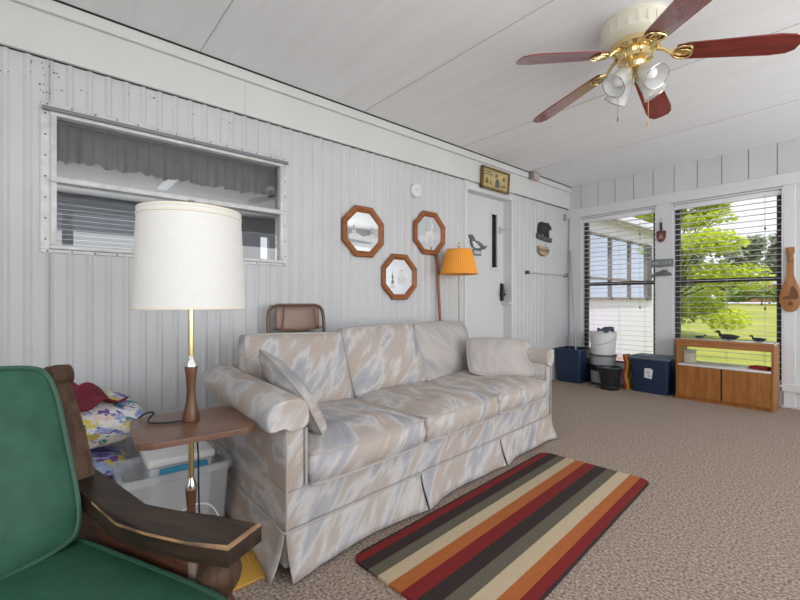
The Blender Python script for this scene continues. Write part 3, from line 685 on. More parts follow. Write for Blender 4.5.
# skirt panels, flaring to the hem, slit at every pleat
def skirt(b, p0, p1, out, z1=0.168, n=22, fl=0.03, seed=0):
    p0 = Vector(p0); p1 = Vector(p1); out = Vector(out); L_ = (p1-p0).length
    def f(u, v):
        wv = 0.006*math.sin(u*math.pi*3+seed)*v
        e = 0.022*v*v*(max(0, 1-u*6)+max(0, 1-(1-u)*6))
        p = p0.lerp(p1, u)+out*(0.006+fl*v**1.4+wv+e); return Vector((p.x, p.y, z1-v*(z1-0.012-0.01*math.sin(u*math.pi))))
    b.grid(f, n, 6)
for k, (a, c) in enumerate(((0.0, 0.725), (0.735, 1.455), (1.465, SL))):
    b = MB(); skirt(b, (a, 0, 0), (c, 0, 0), (0, -1, 0), seed=k*1.3); o = b.build('skirt_panel', M_couch, sofa, ang=70, fn=skew); o.modifiers.new('thickness', 'SOLIDIFY').thickness = 0.004
b = MB(); skirt(b, (0, 0.88, 0), (0, 0.0, 0), (-1, 0, 0)); o = b.build('skirt_panel', M_couch, sofa, ang=70, fn=skew); o.modifiers.new('thickness', 'SOLIDIFY').thickness = 0.004
b = MB(); skirt(b, (SL, 0.0, 0), (SL, 0.88, 0), (1, 0, 0)); o = b.build('skirt_panel', M_couch, sofa, ang=70, fn=skew); o.modifiers.new('thickness', 'SOLIDIFY').thickness = 0.004
b = MB(); b.tube([(0, 0.88, 0.168), (-0.006, 0.0, 0.168), (0, -0.006, 0.168), (SL, -0.006, 0.168), (SL+0.006, 0, 0.168), (SL, 0.88, 0.168)], 0.005, 6); b.build('piping', M_pipe, sofa, fn=skew)
# arms: upright body with a soft overhanging roll on top
AW = 0.088
for side in (0, 1):
    mir = (lambda v: Vector((SL-v.x, v.y, v.z))) if side else (lambda v: v)
    ov = 0.022 if side else 0.080
    b = MB(); b.box(0.0, AW, 0.0, 0.86, 0.30, 0.585, 0.015, 3)
    arm = b.build('arm', M_couch, sofa, fn=lambda v: skew(mir(v)))
    sec = [(AW+0.004, 0.535), (AW+0.008, 0.57), (AW+0.004, 0.615), (AW-0.015, 0.642), (0.035, 0.650), (-0.03, 0.647), (-ov*0.75, 0.632), (-ov, 0.602), (-ov-0.002, 0.565), (-ov+0.008, 0.540), (-ov+0.03, 0.540), (-0.008, 0.548), (0.004, 0.53), (0.03, 0.525)]
    cx, cz = (AW-ov)/2, 0.585
    b = MB(); stations = [(-0.016, 0.6), (-0.021, 0.86), (-0.018, 0.96), (-0.004, 1.0), (0.05, 1.01), (0.2, 1.0), (0.4, 0.99), (0.6, 0.985), (0.75, 0.97), (0.84, 0.9), (0.86, 0.75)]
    rings = []
    ds = [i/(len(sec)) for i in range(len(sec))]
    for (t, s) in stations:
        lift = 0.035*max(0, t)
        rings.append([b.bm.verts.new((cx+(x-cx)*s, t, cz+(z-cz)*s+lift+0.004*noise.noise(Vector((x*20, t*9, z*20+side*5))))) for x, z in sec])
    m = len(sec)
    for i in range(len(rings)-1):
        for j in range(m): b.bm.faces.new((rings[i][j], rings[i][(j+1) % m], rings[i+1][(j+1) % m], rings[i+1][j]))
    b.bm.faces.new(rings[0][::-1]); b.bm.faces.new(rings[-1])
    o = b.build('arm_roll', M_couch, sofa, ang=70, fn=lambda v: skew(mir(v))); md = o.modifiers.new('soft', 'SUBSURF'); md.levels = 2; md.render_levels = 2
    b = MB(); b.tube([(AW-0.004, -0.006, 0.32), (AW-0.004, -0.006, 0.53)], 0.006, 6); b.tube([(0.004, -0.004, 0.17), (0.004, -0.004, 0.535)], 0.004, 6)
    b.build('piping', M_pipe, arm, fn=lambda v: skew(mir(v)))
# seat cushions
cw = (SL-2*AW)/3
for k in range(3):
    b = MB(); xc = AW+cw*(k+0.5)
    M = T(xc, 0.325, 0.366+0.004*k) @ RX(-0.6)
    top, bot = cushion(b, M, cw-0.006, 0.72, 0.112, 0.036, 0.05, 22, 3.4, 0.7, 0.0065, seed=k*11.3, bulge=0.016)
    o = b.build('seat_cushion', M_couch, sofa, ang=60, fn=skew)
    b = MB(); b.tube(top, 0.0055, 6, closed=True); b.tube(bot, 0.0055, 6, closed=True); b.build('piping', M_pipe, o, fn=skew)
# back cushions
for k in range(3):
    b = MB(); xc = AW+cw*(k+0.5)+(0.0, 0.0, 0.0)[k]; tl = (72, 70, 72)[k]
    M = T(xc, 0.675, (0.605, 0.622, 0.622)[k]) @ RZ((1.5, -1, 1)[k]) @ RX(tl) @ RZ((-2.0, 1.0, 0.5)[k])
    top, bot = cushion(b, M, cw-0.004, 0.42, 0.085, 0.06, 0.03, 20, 2.8, 0.75, 0.009, seed=40+k*7.7, bulge=0.02)
    o = b.build('back_cushion', M_couch2 if k == 2 else M_couch, sofa, ang=60, fn=skew)
    b = MB(); b.tube(top, 0.0055, 6, closed=True); b.tube(bot, 0.0055, 6, closed=True); b.build('piping', M_pipe, o, fn=skew)
# two loose pillows
def pillow(name, label, loc, rot, wd, dp, th, mt, seed, group):
    rt = thing(name, label, 'pillow', loc, 0, group); rt.rotation_euler = rot
    b = MB(); top, bot = cushion(b, Matrix.Identity(4), wd, dp, 0.022, th, 0.10, 20, 2.2, 0.62, 0.007, seed, 0.008)
    o = b.build('cover', mt, rt, ang=60)
    b = MB(); b.tube([(p+q)/2*1.0+((p+q)/2).normalized()*0.01 for p, q in zip(top, bot)], 0.006, 6, closed=True); b.build('piping', M_pipe, rt)
    return rt
SM = Matrix.Translation((1.341, 0.66, 0)) @ RZ(95)
p = pillow('throw_pillow', 'brushstroke throw pillow leaning on the sofa arm nearest the tray lamp', (0, 0, 0), (0, 0, 0), 0.34, 0.50, 0.055, M_couch, 3.1, None)
p.matrix_world = SM @ T(0.228, 0.33, 0.570) @ RZ(-8) @ RX(15) @ RY(60)
p = pillow('throw_pillow', 'flattened brushstroke pillow tucked against the far arm of the sofa', (0, 0, 0), (0, 0, 0), 0.48, 0.29, 0.042, M_couch2, 9.4, None)
p.matrix_world = SM @ T(1.955, 0.285, 0.588) @ RZ(-42) @ RX(57) @ RZ(-3)

# ------------------------------------------------------------------ striped rug
RED, BRN, OLV, CRM, ORG = (0.20, 0.022, 0.022), (0.042, 0.030, 0.028), (0.13, 0.115, 0.085), (0.52, 0.42, 0.28), (0.40, 0.125, 0.038)
seq = [(BRN, .018), (RED, .062), (BRN, .085), (OLV, .085), (CRM, .09), (ORG, .095), (RED, .10), (BRN, .10), (OLV, .095), (CRM, .10), (ORG, .085), (RED, .07), (BRN, .015)]
tot = sum(s for _, s in seq); acc = 0; stops = []
for c, s in seq: stops.append((acc/tot, c)); acc += s
M_rug = ramp_mat('striped_rug', stops, 'X', -0.315, 0.315)
b = MB(); pts = []; rw, rl, cr_ = 0.315, 0.80, 0.05
for cx, cy, a0 in ((rw-cr_, rl-cr_, 0), (-rw+cr_, rl-cr_, 90), (-rw+cr_, -rl+cr_, 180), (rw-cr_, -rl+cr_, 270)):
    for k in range(6): a = R(a0+18*k); pts.append((cx+cr_*math.cos(a), cy+cr_*math.sin(a)))
b.prism(pts, 0.010, bev=0.003); o = b.build('striped_rug', M_rug); o.location = (1.650, 1.725, 0.001); o.rotation_euler = (0, 0, R(4.3))
tag(o, 'striped rug in red, brown, olive, cream and orange on the carpet', 'rug')

# ------------------------------------------------------------------ tray floor lamp
lamp = thing('tray_floor_lamp', 'floor lamp with big white drum shade, brass pole and wooden tray table', 'floor lamp', (1.10, 0.41, 0.012))
Z0 = -0.012
b = MB(); b.lathe([(0.12, 0.0), (0.125, 0.008), (0.115, 0.018), (0.05, 0.03), (0.02, 0.045), (0.013, 0.06)], 32); b.build('base', M_brass, lamp)
b = MB(); b.lathe([(0.011, 0.05), (0.016, 0.08), (0.024, 0.12), (0.017, 0.20), (0.014, 0.25), (0.019, 0.31), (0.02, 0.318)], 20, T(0, 0, Z0)); b.build('lower_turning', M_lwood, lamp)
b = MB(); b.lathe([(0.02, 0.318), (0.021, 0.33), (0.014, 0.345), (0.0105, 0.36)], 20, T(0, 0, Z0)); b.build('lower_collar', M_chrome, lamp)
b = MB(); b.lathe([(0.0095, 0.34), (0.0095, 1.02)], 16, T(0, 0, Z0)); b.build('pole', M_brass, lamp)
b = MB(); pts = []; cr_ = 0.05
for cx, cy, a0 in ((0.185-cr_, 0.172-cr_, 0), (-0.185+cr_, 0.172-cr_, 90), (-0.185+cr_, -0.19+cr_, 180), (0.185-cr_, -0.19+cr_, 270)):
    for k in range(6): a = R(a0+18*k); pts.append((cx+cr_*math.cos(a), cy+cr_*math.sin(a)))
b.prism(pts, 0.018, M=T(0.025, 0.006, 0.548+Z0) @ RZ(-5), bev=0.004); b.build('tray_table', M_tray, lamp)
b = MB(); b.lathe([(0.028, 0.567), (0.029, 0.575), (0.024, 0.60), (0.0165, 0.64), (0.0145, 0.68), (0.018, 0.73), (0.022, 0.758), (0.021, 0.764)], 24, T(0, 0, Z0)); b.build('upper_turning', M_lwood, lamp)
b = MB(); b.lathe([(0.021, 0.764), (0.02, 0.775), (0.012, 0.79), (0.0095, 0.80)], 20, T(0, 0, Z0)); b.build('upper_collar', M_chrome, lamp)
b = MB(); b.lathe([(0.186, 0.972), (0.183, 1.04), (0.169, 1.322), (0.166, 1.322), (0.180, 1.04), (0.183, 0.972)], 48, T(0, 0, Z0), capb=False, capt=False); sh = b.build('lamp_shade', M_shade, lamp, ang=50)
for r, z in ((0.1855, 0.976), (0.1695, 1.318), (0.1712, 1.300)):
    b = MB(); b.lathe([(r, z-0.005), (r+0.0015, z-0.004), (r+0.0015, z+0.004), (r, z+0.005)], 48, T(0, 0, Z0), capb=False, capt=False)
    b.build('shade_trim', M_shadetrim, sh)
b = MB(); b.tube([(-0.167, 0, 1.31+Z0), (0.167, 0, 1.31+Z0)], 0.002, 6); b.tube([(0, -0.167, 1.31+Z0), (0, 0.167, 1.31+Z0)], 0.002, 6)
b.lathe([(0.006, 1.31), (0.006, 1.335), (0.004, 1.345), (0.016, 1.357), (0.017, 1.361), (0.008, 1.367), (0.0, 1.369)], 16, T(0, 0, Z0), capt=False); b.build('finial', M_chrome, lamp)
b = MB(); b.tube([(0.0, 0, 1.0+Z0), (0, 0, 1.12+Z0)], 0.014, 10); b.sphere((0, 0, 1.18+Z0), 0.035, (1, 1, 1.3)); b.build('bulb', M_bulb, lamp)
b = MB(); b.tube(smooth_path([(0.0, -0.028, 0.571), (-0.01, -0.07, 0.570), (-0.03, -0.11, 0.571), (-0.07, -0.125, 0.572), (-0.105, -0.10, 0.590), (-0.125, -0.12, 0.588), (-0.145, -0.14, 0.571)]), 0.0035, 8, M=T(0, 0, Z0)); b.build('cord', M_blackpl, lamp)
b = MB(); b.tube([(-0.01, 0.02, 0.54), (-0.02, 0.03, 0.42), (-0.018, 0.03, 0.33), (-0.03, 0.035, 0.22), (-0.05, 0.06, 0.08), (-0.09, 0.07, 0.03)], 0.003, 8, M=T(0, 0, Z0)); b.build('lower_cord', M_blackpl, lamp)

# yellow mat under the lamp
def matsun():
    m = bpy.data.materials.new('yellow_fan_weave'); m.use_nodes = True; n = m.node_tree; bb = n.nodes['Principled BSDF']; bb.inputs['Roughness'].default_value = 0.6
    tcn = n.nodes.new('ShaderNodeTexCoord'); mp = n.nodes.new('ShaderNodeMapping'); mp.inputs['Location'].default_value = (-0.37, -0.20, 0)
    gr = n.nodes.new('ShaderNodeTexGradient'); gr.gradient_type = 'RADIAL'; mu = n.nodes.new('ShaderNodeMath'); mu.operation = 'MULTIPLY'; mu.inputs[1].default_value = 56
    fr = n.nodes.new('ShaderNodeMath'); fr.operation = 'FRACT'; r = n.nodes.new('ShaderNodeValToRGB')
    e = r.color_ramp.elements; e[0].position = 0.0; e[0].color = (0.12, 0.05, 0.01, 1); e[1].position = 0.16; e[1].color = (0.56, 0.31, 0.055, 1); r.color_ramp.interpolation = 'EASE'
    n.links.new(tcn.outputs['Object'], mp.inputs[0]); n.links.new(mp.outputs[0], gr.inputs[0]); n.links.new(gr.outputs['Fac'], mu.inputs[0]); n.links.new(mu.outputs[0], fr.inputs[0]); n.links.new(fr.outputs[0], r.inputs[0]); n.links.new(r.outputs[0], bb.inputs['Base Color'])
    return m
b = MB(); b.box(-0.345, 0.355, -0.28, 0.28, 0, 0.010, 0.003); o = b.build('yellow_mat', matsun()); o.location = (0.93, 0.375, 0.001)
tag(o, 'flat yellow mat with dark fanning lines on the carpet beside the sofa', 'mat')

# ------------------------------------------------------------------ green armchair
ch = thing('wooden_armchair', 'dark wooden armchair with green vinyl cushions and worn flat arms', 'armchair', (1.833, -0.132, 0), R(25))
SEAT, ARM = 0.50, 0.57
def armpts(s):
    o_ = [(-0.235, 0.352), (-0.12, 0.345), (0.0, 0.334), (0.10, 0.334), (0.20, 0.345), (0.30, 0.362)]
    i_ = [(0.306, 0.274), (0.225, 0.257), (0.12, 0.251), (0.02, 0.258), (-0.09, 0.276), (-0.235, 0.282)]
    return [(x, s*y) for x, y in o_+i_]
for s in (1, -1):
    b = MB(); b.prism(armpts(s), 0.036, bev=0.006)
    for f in b.bm.faces:
        c = f.calc_center_median()
        if f.calc_area() < 0.004 and c.z > 0.0295 and (c.x > 0.27 or (s*c.y < 0.285 and c.x > -0.05)) and abs(f.normal.z) < 0.95: f.material_index = 1
    for v in b.bm.verts:
        v.co.z += 0.03*max(0, (-v.co.x-0.02)/0.2)**1.3-0.012*max(0, 1-abs(v.co.x+0.0)/0.18)
    o = b.build('arm', [M_dwood, M_worn], ch); o.location = (0, 0, ARM-0.036)
    # turned front post under the arm
    b = MB(); b.lathe([(0.030, 0.0), (0.034, 0.02), (0.024, 0.05), (0.030, 0.14), (0.036, 0.22), (0.036, 0.30), (0.034, 0.36), (0.040, 0.40), (0.026, 0.43), (0.020, 0.445), (0.026, 0.455), (0.037, 0.475), (0.040, 0.49), (0.035, 0.507), (0.024, 0.517), (0.028, 0.525), (0.028, 0.536)], 24, T(0.245, s*0.312, 0))
    b.build('front_leg', M_dwoodz, ch)
    # raked back post with a rolled top
    b = MB(); y = s*0.313
    prof = [(-0.165, 0.0), (-0.185, 0.30), (-0.192, 0.56), (-0.205, 0.62), (-0.228, 0.69), (-0.258, 0.76), (-0.285, 0.815)]
    for i in range(len(prof)-1):
        (xa, za), (xb, zb) = prof[i], prof[i+1]; wd = 0.019
        vs = [b.bm.verts.new((x+dx*q, y+dy*q, z)) for (x, z, q) in ((xa, za, 1.0 if za < 0.6 else 1-(za-0.6)*1.6), (xb, zb, 1.0 if zb < 0.6 else 1-(zb-0.6)*1.6)) for dx, dy in ((-wd, -0.021), (wd, -0.021), (wd, 0.021), (-wd, 0.021))]
        for q in ((0, 1, 5, 4), (1, 2, 6, 5), (2, 3, 7, 6), (3, 0, 4, 7), (3, 2, 1, 0), (4, 5, 6, 7)): b.bm.faces.new([vs[k] for k in q])
    b.lathe([(0.012, -0.024), (0.026, -0.022), (0.028, 0.0), (0.026, 0.022), (0.012, 0.024)], 20, T(-0.290, y, 0.818) @ RX(90))
    b.build('back_post', M_dwoodz, ch)
    b = MB(); b.box(-0.18, 0.19, s*0.302-0.010, s*0.302+0.010, 0.20, 0.535, 0.003); b.build('side_panel', M_panel, ch)
    b = MB(); b.box(0.190, 0.212, s*0.298-0.012, s*0.298+0.012, 0.22, 0.537, 0.003); b.build('panel_edge_strip', mat('pale_strip', (0.22, 0.16, 0.11), 0.6), ch)
b = MB(); b.box(0.20, 0.25, -0.29, 0.29, 0.24, 0.34, 0.006); b.build('front_rail', M_dwood, ch)
b = MB(); b.box(-0.27, -0.235, -0.29, 0.29, 0.70, 0.80, 0.008, M=T(0, 0, 0)); b.build('top_rail', M_dwood, ch)
b = MB(); b.box(-0.19, -0.16, -0.29, 0.29, 0.25, 0.36, 0.006); b.build('back_rail', M_dwood, ch)
b = MB(); b.box(-0.16, 0.20, -0.29, 0.29, 0.33, 0.365, 0.004); b.build('seat_deck', M_dwood, ch)
b = MB(); top, bot = cushion(b, T(0.075, -0.0, 0.43), 0.56, 0.535, 0.115, 0.014, 0.06, 20, 4, 0.8, 0.002, 5, 0.012)
for i in range(len(top)): pass
o = b.build('seat_cushion', M_green, ch, ang=60)
b = MB(); b.tube(top, 0.0055, 8, closed=True); b.tube(bot, 0.0055, 8, closed=True); b.build('piping', M_gpipe, o)
b = MB(); Mb = T(-0.195, 0, 0.665) @ RY(-20) @ RZ(90) @ RX(90)
top, bot = cushion(b, Mb, 0.53, 0.39, 0.085, 0.02, 0.08, 20, 4, 0.8, 0.003, 15, 0.012)
o = b.build('back_cushion', M_green, ch, ang=60)
b = MB(); b.tube(top, 0.0055, 8, closed=True); b.tube(bot, 0.0055, 8, closed=True); b.build('piping', M_gpipe, o)

# ------------------------------------------------------------------ things beside the lamp
box = thing('cardboard_box', 'brown cardboard box under the folded floral bedding by the white wall', 'box', (0.34, 0.05, 0), R(4))
b = MB(); b.box(-0.22, 0.22, -0.26, 0.24, 0, 0.15, 0.003); b.build('body', M_card, box)
b = MB(); b.box(-0.22, 0.0, -0.26, 0.24, 0.15, 0.154, 0.001); b.box(0.003, 0.22, -0.26, 0.24, 0.15, 0.154, 0.001); b.build('flaps', mat('cardboard_flap', (0.27, 0.18, 0.12), 0.9), box)
def folded(name, label, loc, rz, wd, dp, th, mt, seed, cat='bedding'):
    b = MB(); top, bot = cushion(b, Matrix.Identity(4), wd, dp, th*0.35, th*0.36, 0.10, 20, 2.6, 0.45, 0.012, seed, 0.03)
    o = b.build(name, mt, ang=80); o.location = loc; o.rotation_euler = rz; tag(o, label, cat); return o
folded('folded_comforter', 'blue floral folded comforter, lower one of the two on the cardboard box', (0.33, 0.07, 0.242), (0, 0, R(4)), 0.40, 0.44, 0.15, M_floral2, 2)
folded('folded_quilt', 'white floral folded quilt with purple and yellow flowers, on top of the bedding pile', (0.36, 0.10, 0.460), (R(-2), R(3), R(6)), 0.42, 0.50, 0.20, M_floral, 8)
b = MB()
def clothf(u, v):
    x = (u-0.5)*0.34; y = (v-0.5)*0.34
    z = 0.035*math.exp(-((u-0.4)**2+(v-0.6)**2)*8)+0.014*math.sin(u*14+3*v)*math.sin(v*5)+0.012*math.sin(v*19+u*6)-0.06*max(0, u-0.6)-0.03*max(0, v-0.75)
    return Vector((x, y, z))
b.grid(clothf, 30, 30); o = b.build('maroon_cloth', M_maroon, ang=80); o.modifiers.new('thickness', 'SOLIDIFY').thickness = 0.006
o.location = (0.44, -0.01, 0.592); o.scale = (1.3, 1.3, 1.15); o.rotation_euler = (0, 0, R(30)); tag(o, 'crumpled dark red cloth lying on the floral quilt', 'cloth')

def bin_shell(b, wx0, wy0, wx1, wy1, h, t=0.004, r=0.02, M=None):
    """open tapered tub: bottom wx0 x wy0, top wx1 x wy1"""
    def ring(wx, wy, z, rr):
        out = []
        for cx, cy, a0 in ((wx/2-rr, wy/2-rr, 0), (-wx/2+rr, wy/2-rr, 90), (-wx/2+rr, -wy/2+rr, 180), (wx/2-rr, -wy/2+rr, 270)):
            for k in range(5): a = R(a0+22.5*k); out.append(b.bm.verts.new((cx+rr*math.cos(a), cy+rr*math.sin(a), z)))
        return out
    rg = [ring(wx0, wy0, 0, r), ring(wx1, wy1, h, r), ring(wx1-2*t, wy1-2*t, h, r*0.9), ring(wx0-2*t, wy0-2*t, t, r*0.9)]
    n = len(rg[0])
    for i in range(3):
        for j in range(n): b.bm.faces.new((rg[i][j], rg[i][(j+1) % n], rg[i+1][(j+1) % n], rg[i+1][j]))
    b.bm.faces.new(rg[0][::-1]); b.bm.faces.new(rg[3])
    b._x([v for q in rg for v in q], M)
def rim(b, wx, wy, z, h, o=0.014, r=0.024, M=None):
    def ring(wx, wy, z, rr):
        out = []
        for cx, cy, a0 in ((wx/2-rr, wy/2-rr, 0), (-wx/2+rr, wy/2-rr, 90), (-wx/2+rr, -wy/2+rr, 180), (wx/2-rr, -wy/2+rr, 270)):
            for k in range(5): a = R(a0+22.5*k); out.append(b.bm.verts.new((cx+rr*math.cos(a), cy+rr*math.sin(a), z)))
        return out
    rg = [ring(wx, wy, z-h, r), ring(wx+2*o, wy+2*o, z-h, r+o), ring(wx+2*o, wy+2*o, z, r+o), ring(wx-0.012, wy-0.012, z, r)]
    n = len(rg[0])
    for i in range(4):
        for j in range(n): b.bm.faces.new((rg[i][j], rg[i][(j+1) % n], rg[(i+1) % 4][(j+1) % n], rg[(i+1) % 4][j]))
    b._x([v for q in rg for v in q], M)
tub = thing('storage_bin', 'clear plastic storage bin on the floor under the lamp tray', 'storage bin', (0.735, 0.43, 0.0125), R(-2))
b = MB(); bin_shell(b, 0.24, 0.36, 0.28, 0.395, 0.295); b.build('body', M_clear, tub)
b = MB(); rim(b, 0.28, 0.395, 0.295, 0.028, 0.012); b.build('rim', M_clear, tub)
ct = thing('lidded_tub', 'small white tub with a blue latch handle standing in the clear bin', 'tub', (0.735, 0.445, 0.018), R(-2))
b = MB(); bin_shell(b, 0.20, 0.22, 0.22, 0.24, 0.31); b.build('body', plastic_clear('milky_plastic', (0.66, 0.70, 0.74), 0.8), ct)
b = MB(); b.box(-0.118, 0.118, -0.127, 0.127, 0.312, 0.345, 0.010, 3); b.build('lid', M_whitepl, ct)
b = MB(); b.box(0.112, 0.130, -0.085, 0.095, 0.250, 0.308, 0.008, 3); b.build('latch', M_teal, ct)
b = MB(); b.tube(smooth_path([(0.96, 0.30, 0.02), (0.95, 0.38, 0.14), (0.955, 0.44, 0.19), (0.96, 0.52, 0.17), (0.97, 0.57, 0.06), (0.97, 0.58, 0.016)]), 0.0035, 8)
o = b.build('white_cable', M_whitepl); tag(o, 'looped white cable standing up in front of the clear bin', 'cable')

# ------------------------------------------------------------------ folding chair behind the sofa
fc = thing('folding_chair', 'brown metal folding chair, folded and leaning on the wall behind the sofa', 'folding chair', (0.165, 1.335, 0), R(2))
LE = RY(-4)
b = MB(); pts = [(0, -0.20, 0.02), (0, -0.21, 0.5), (0, -0.212, 0.88), (0, -0.203, 0.935), (0, -0.18, 0.962), (0, -0.14, 0.972), (0, 0.14, 0.972), (0, 0.18, 0.962), (0, 0.203, 0.935), (0, 0.212, 0.88), (0, 0.21, 0.5), (0, 0.20, 0.02)]
b.tube(pts, 0.0125, 10, M=LE); b.build('frame', M_fframe, fc)
b = MB()
b.grid(lambda u, v: LE @ Vector((0.012+0.02*(1-(2*u-1)**2), -0.165+0.33*u, 0.805+0.15*v-0.012*math.sin(u*math.pi)*(1-v))), 16, 6); o = b.build('backrest', M_fchair, fc); o.modifiers.new('thickness', 'SOLIDIFY').thickness = 0.012
for s in (-1, 1):
    b = MB(); b.tube([(0.036, s*0.115, 0.965), (0.038, s*0.118, 0.9), (0.036, s*0.128, 0.83), (0.03, s*0.15, 0.815), (0.02, s*0.19, 0.82)], 0.004, 6, M=LE); b.build('bracket', M_fframe, fc)
    b = MB(); b.tube([(0.03, s*0.185, 0.02), (0.028, s*0.185, 0.70)], 0.011, 8, M=LE); b.build('rear_leg', M_fframe, fc)
b = MB()
b.grid(lambda u, v: LE @ Vector((0.02+0.02*math.sin(math.pi*u)*math.sin(math.pi*v), (-0.17+0.34*u)*(1-0.15*(2*v-1)**4), 0.42+0.365*v+0.012*math.sin(u*math.pi)*v)), 16, 12); o = b.build('seat', M_fseat, fc); o.modifiers.new('thickness', 'SOLIDIFY').thickness = 0.02

# ------------------------------------------------------------------ orange lamp and walking stick behind the far end of the sofa
ol = thing('standing_lamp', 'slim brass floor lamp with orange pleated shade behind the sofa', 'floor lamp', (0.20, 2.90, 0))
b = MB(); b.lathe([(0.115, 0.0), (0.118, 0.012), (0.10, 0.022), (0.02, 0.04), (0.01, 0.06)], 28); b.build('base', M_brass, ol)
b = MB(); b.tube([(0, 0, 0.05), (0, 0, 1.28)], 0.0075, 10); b.build('pole', mat('dull_brass', (0.42, 0.33, 0.20), 0.45, 0.7), ol)
b = MB(); n = 96
rings = [[b.bm.verts.new(((r+(0.004 if j % 2 else 0))*math.cos(2*math.pi*j/n), (r+(0.004 if j % 2 else 0))*math.sin(2*math.pi*j/n), z)) for j in range(n)] for r, z in ((0.168, 1.245), (0.140, 1.36), (0.112, 1.47))]
for i in range(2):
    for j in range(n): b.bm.faces.new((rings[i][j], rings[i][(j+1) % n], rings[i+1][(j+1) % n], rings[i+1][j]))
sh = b.build('lamp_shade', M_orange, ol, smooth=False); sh.modifiers.new('thickness', 'SOLIDIFY').thickness = 0.002
for r, z in ((0.171, 1.248), (0.116, 1.468)):
    b = MB(); b.tube([(r*math.cos(k*0.1309), r*math.sin(k*0.1309), z) for k in range(48)], 0.004, 6, closed=True); b.build('shade_trim', M_otrim, sh)
b = MB(); b.tube([(-0.112, 0, 1.464), (0.112, 0, 1.464)], 0.002, 6); b.tube([(0, 0, 1.25), (0, 0, 1.50)], 0.004, 6); b.lathe([(0.004, 1.49), (0.012, 1.505), (0.013, 1.52), (0.006, 1.535), (0.0, 1.54)], 12, capt=False); b.build('finial', M_brass, ol)
ws = thing('walking_stick', 'reddish wooden walking stick leaning on the ribbed wall left of the orange lamp', 'walking stick', (0.062, 2.80, 0))
b = MB(); b.tube([(0.03, 0.02, 0.03), (-0.012, 0.0, 0.9), (-0.038, -0.012, 1.40)], [0.011, 0.013, 0.014], 10); b.build('shaft', M_mframe, ws)
b = MB(); b.lathe([(0.013, 1.39), (0.016, 1.40), (0.016, 1.425), (0.008, 1.435)], 12, T(-0.040, -0.012, 0)); b.build('cap', M_lwood, ws)
b = MB(); b.lathe([(0.014, 0.0), (0.014, 0.035)], 12, T(0.03, 0.02, 0)); b.build('ferrule', M_blackpl, ws)

# ------------------------------------------------------------------ wall pieces on the left wall
def octagon(r, s=1.0): return [(r/math.cos(R(22.5))*math.cos(R(22.5+45*k)), r/math.cos(R(22.5))*math.sin(R(22.5+45*k))*s) for k in range(8)]
def oct_mirror(label, y, z, r, motif):
    rt = thing('octagonal_mirror', label, 'mirror', (0.009, y, z), 0, 'octagonal wooden mirrors'); Mw = on_left()
    b = MB(); o_, i_ = octagon(r), octagon(r*0.755)
    prof = [(1.0, 0.0), (1.0, 0.020), (0.96, 0.028), (0.88, 0.026), (0.80, 0.018), (0.755, 0.010), (0.755, 0.0)]
    rings = [[b.bm.verts.new(Mw @ Vector((p[0]*s, p[1]*s, h))) for p in o_] for s, h in prof]
    for i in range(len(rings)):
        a, c = rings[i], rings[(i+1) % len(rings)]
        for k in range(8): b.bm.faces.new((a[k], a[(k+1) % 8], c[(k+1) % 8], c[k]))
    b.build('frame', M_mframe, rt, ang=12)
    b = MB(); b.prism(i_, 0.006, M=Mw); b.build('mirror_glass', M_mirror, rt, smooth=False)
    b = MB()
    for poly in motif: b.prism([(x*r, yy*r) for x, yy in poly], 0.0012, M=Mw @ T(0, 0, 0.006))
    b.build('etching', M_frost, rt, smooth=False)
pine = lambda x, y, h, w: [[(x-w, y), (x+w, y), (x, y+h*0.5)], [(x-w*0.75, y+h*0.28), (x+w*0.75, y+h*0.28), (x, y+h*0.75)], [(x-w*0.5, y+h*0.55), (x+w*0.5, y+h*0.55), (x, y+h)]]
m1 = [[(-0.68, -0.32), (0.68, -0.40), (0.68, -0.22), (0.3, -0.10), (0, -0.2), (-0.4, -0.05), (-0.68, -0.15)], [(-0.4, -0.6), (0.5, -0.6), (0.62, -0.48), (-0.55, -0.48)]]+pine(0.42, -0.15, 0.45, 0.13)+pine(-0.45, -0.05, 0.35, 0.11)
m2 = [[(-0.2, -0.5), (-0.1, -0.5), (-0.08, -0.15), (0.12, -0.12), (0.14, -0.5), (0.22, -0.5), (0.24, 0.05), (0.12, 0.2), (0.05, 0.12), (-0.25, 0.05)], [(0.08, 0.15), (0.2, 0.18), (0.3, 0.35), (0.22, 0.42), (0.1, 0.34)], [(0.15, 0.4), (0.05, 0.65), (0.09, 0.66), (0.2, 0.42)], [(0.22, 0.4), (0.34, 0.64), (0.38, 0.62), (0.27, 0.38)]]
m3 = [[(-0.05, -0.3), (0.3, -0.35), (0.5, -0.1), (0.35, 0.05), (0.1, 0.12), (-0.1, -0.05)], [(0.1, 0.1), (0.25, 0.35), (0.02, 0.3)]]+pine(-0.38, -0.5, 0.8, 0.15)
oct_mirror('octagonal wooden mirror with an etched lake scene, nearest the big white lamp', 1.955, 1.555, 0.203, m1)
oct_mirror('octagonal wooden mirror with an etched standing deer, highest and nearest the door', 2.70, 1.622, 0.198, m2)
oct_mirror('octagonal wooden mirror with an etched pine, lowest of the three on the wall', 2.335, 1.207, 0.196, m3)
dv = thing('wall_disc', 'round white plastic disc on the ribbed wall above the upper mirror', 'detector', (0.009, 2.53, 1.985))
b = MB(); b.lathe([(0.062, 0), (0.062, 0.018), (0.052, 0.028), (0.0, 0.03)], 28, on_left(), capt=False); b.build('case', M_whitepl, dv)
b = MB(); b.lathe([(0.016, 0.028), (0.014, 0.034), (0.0, 0.035)], 16, on_left(), capt=False); b.build('button', M_trim, dv)

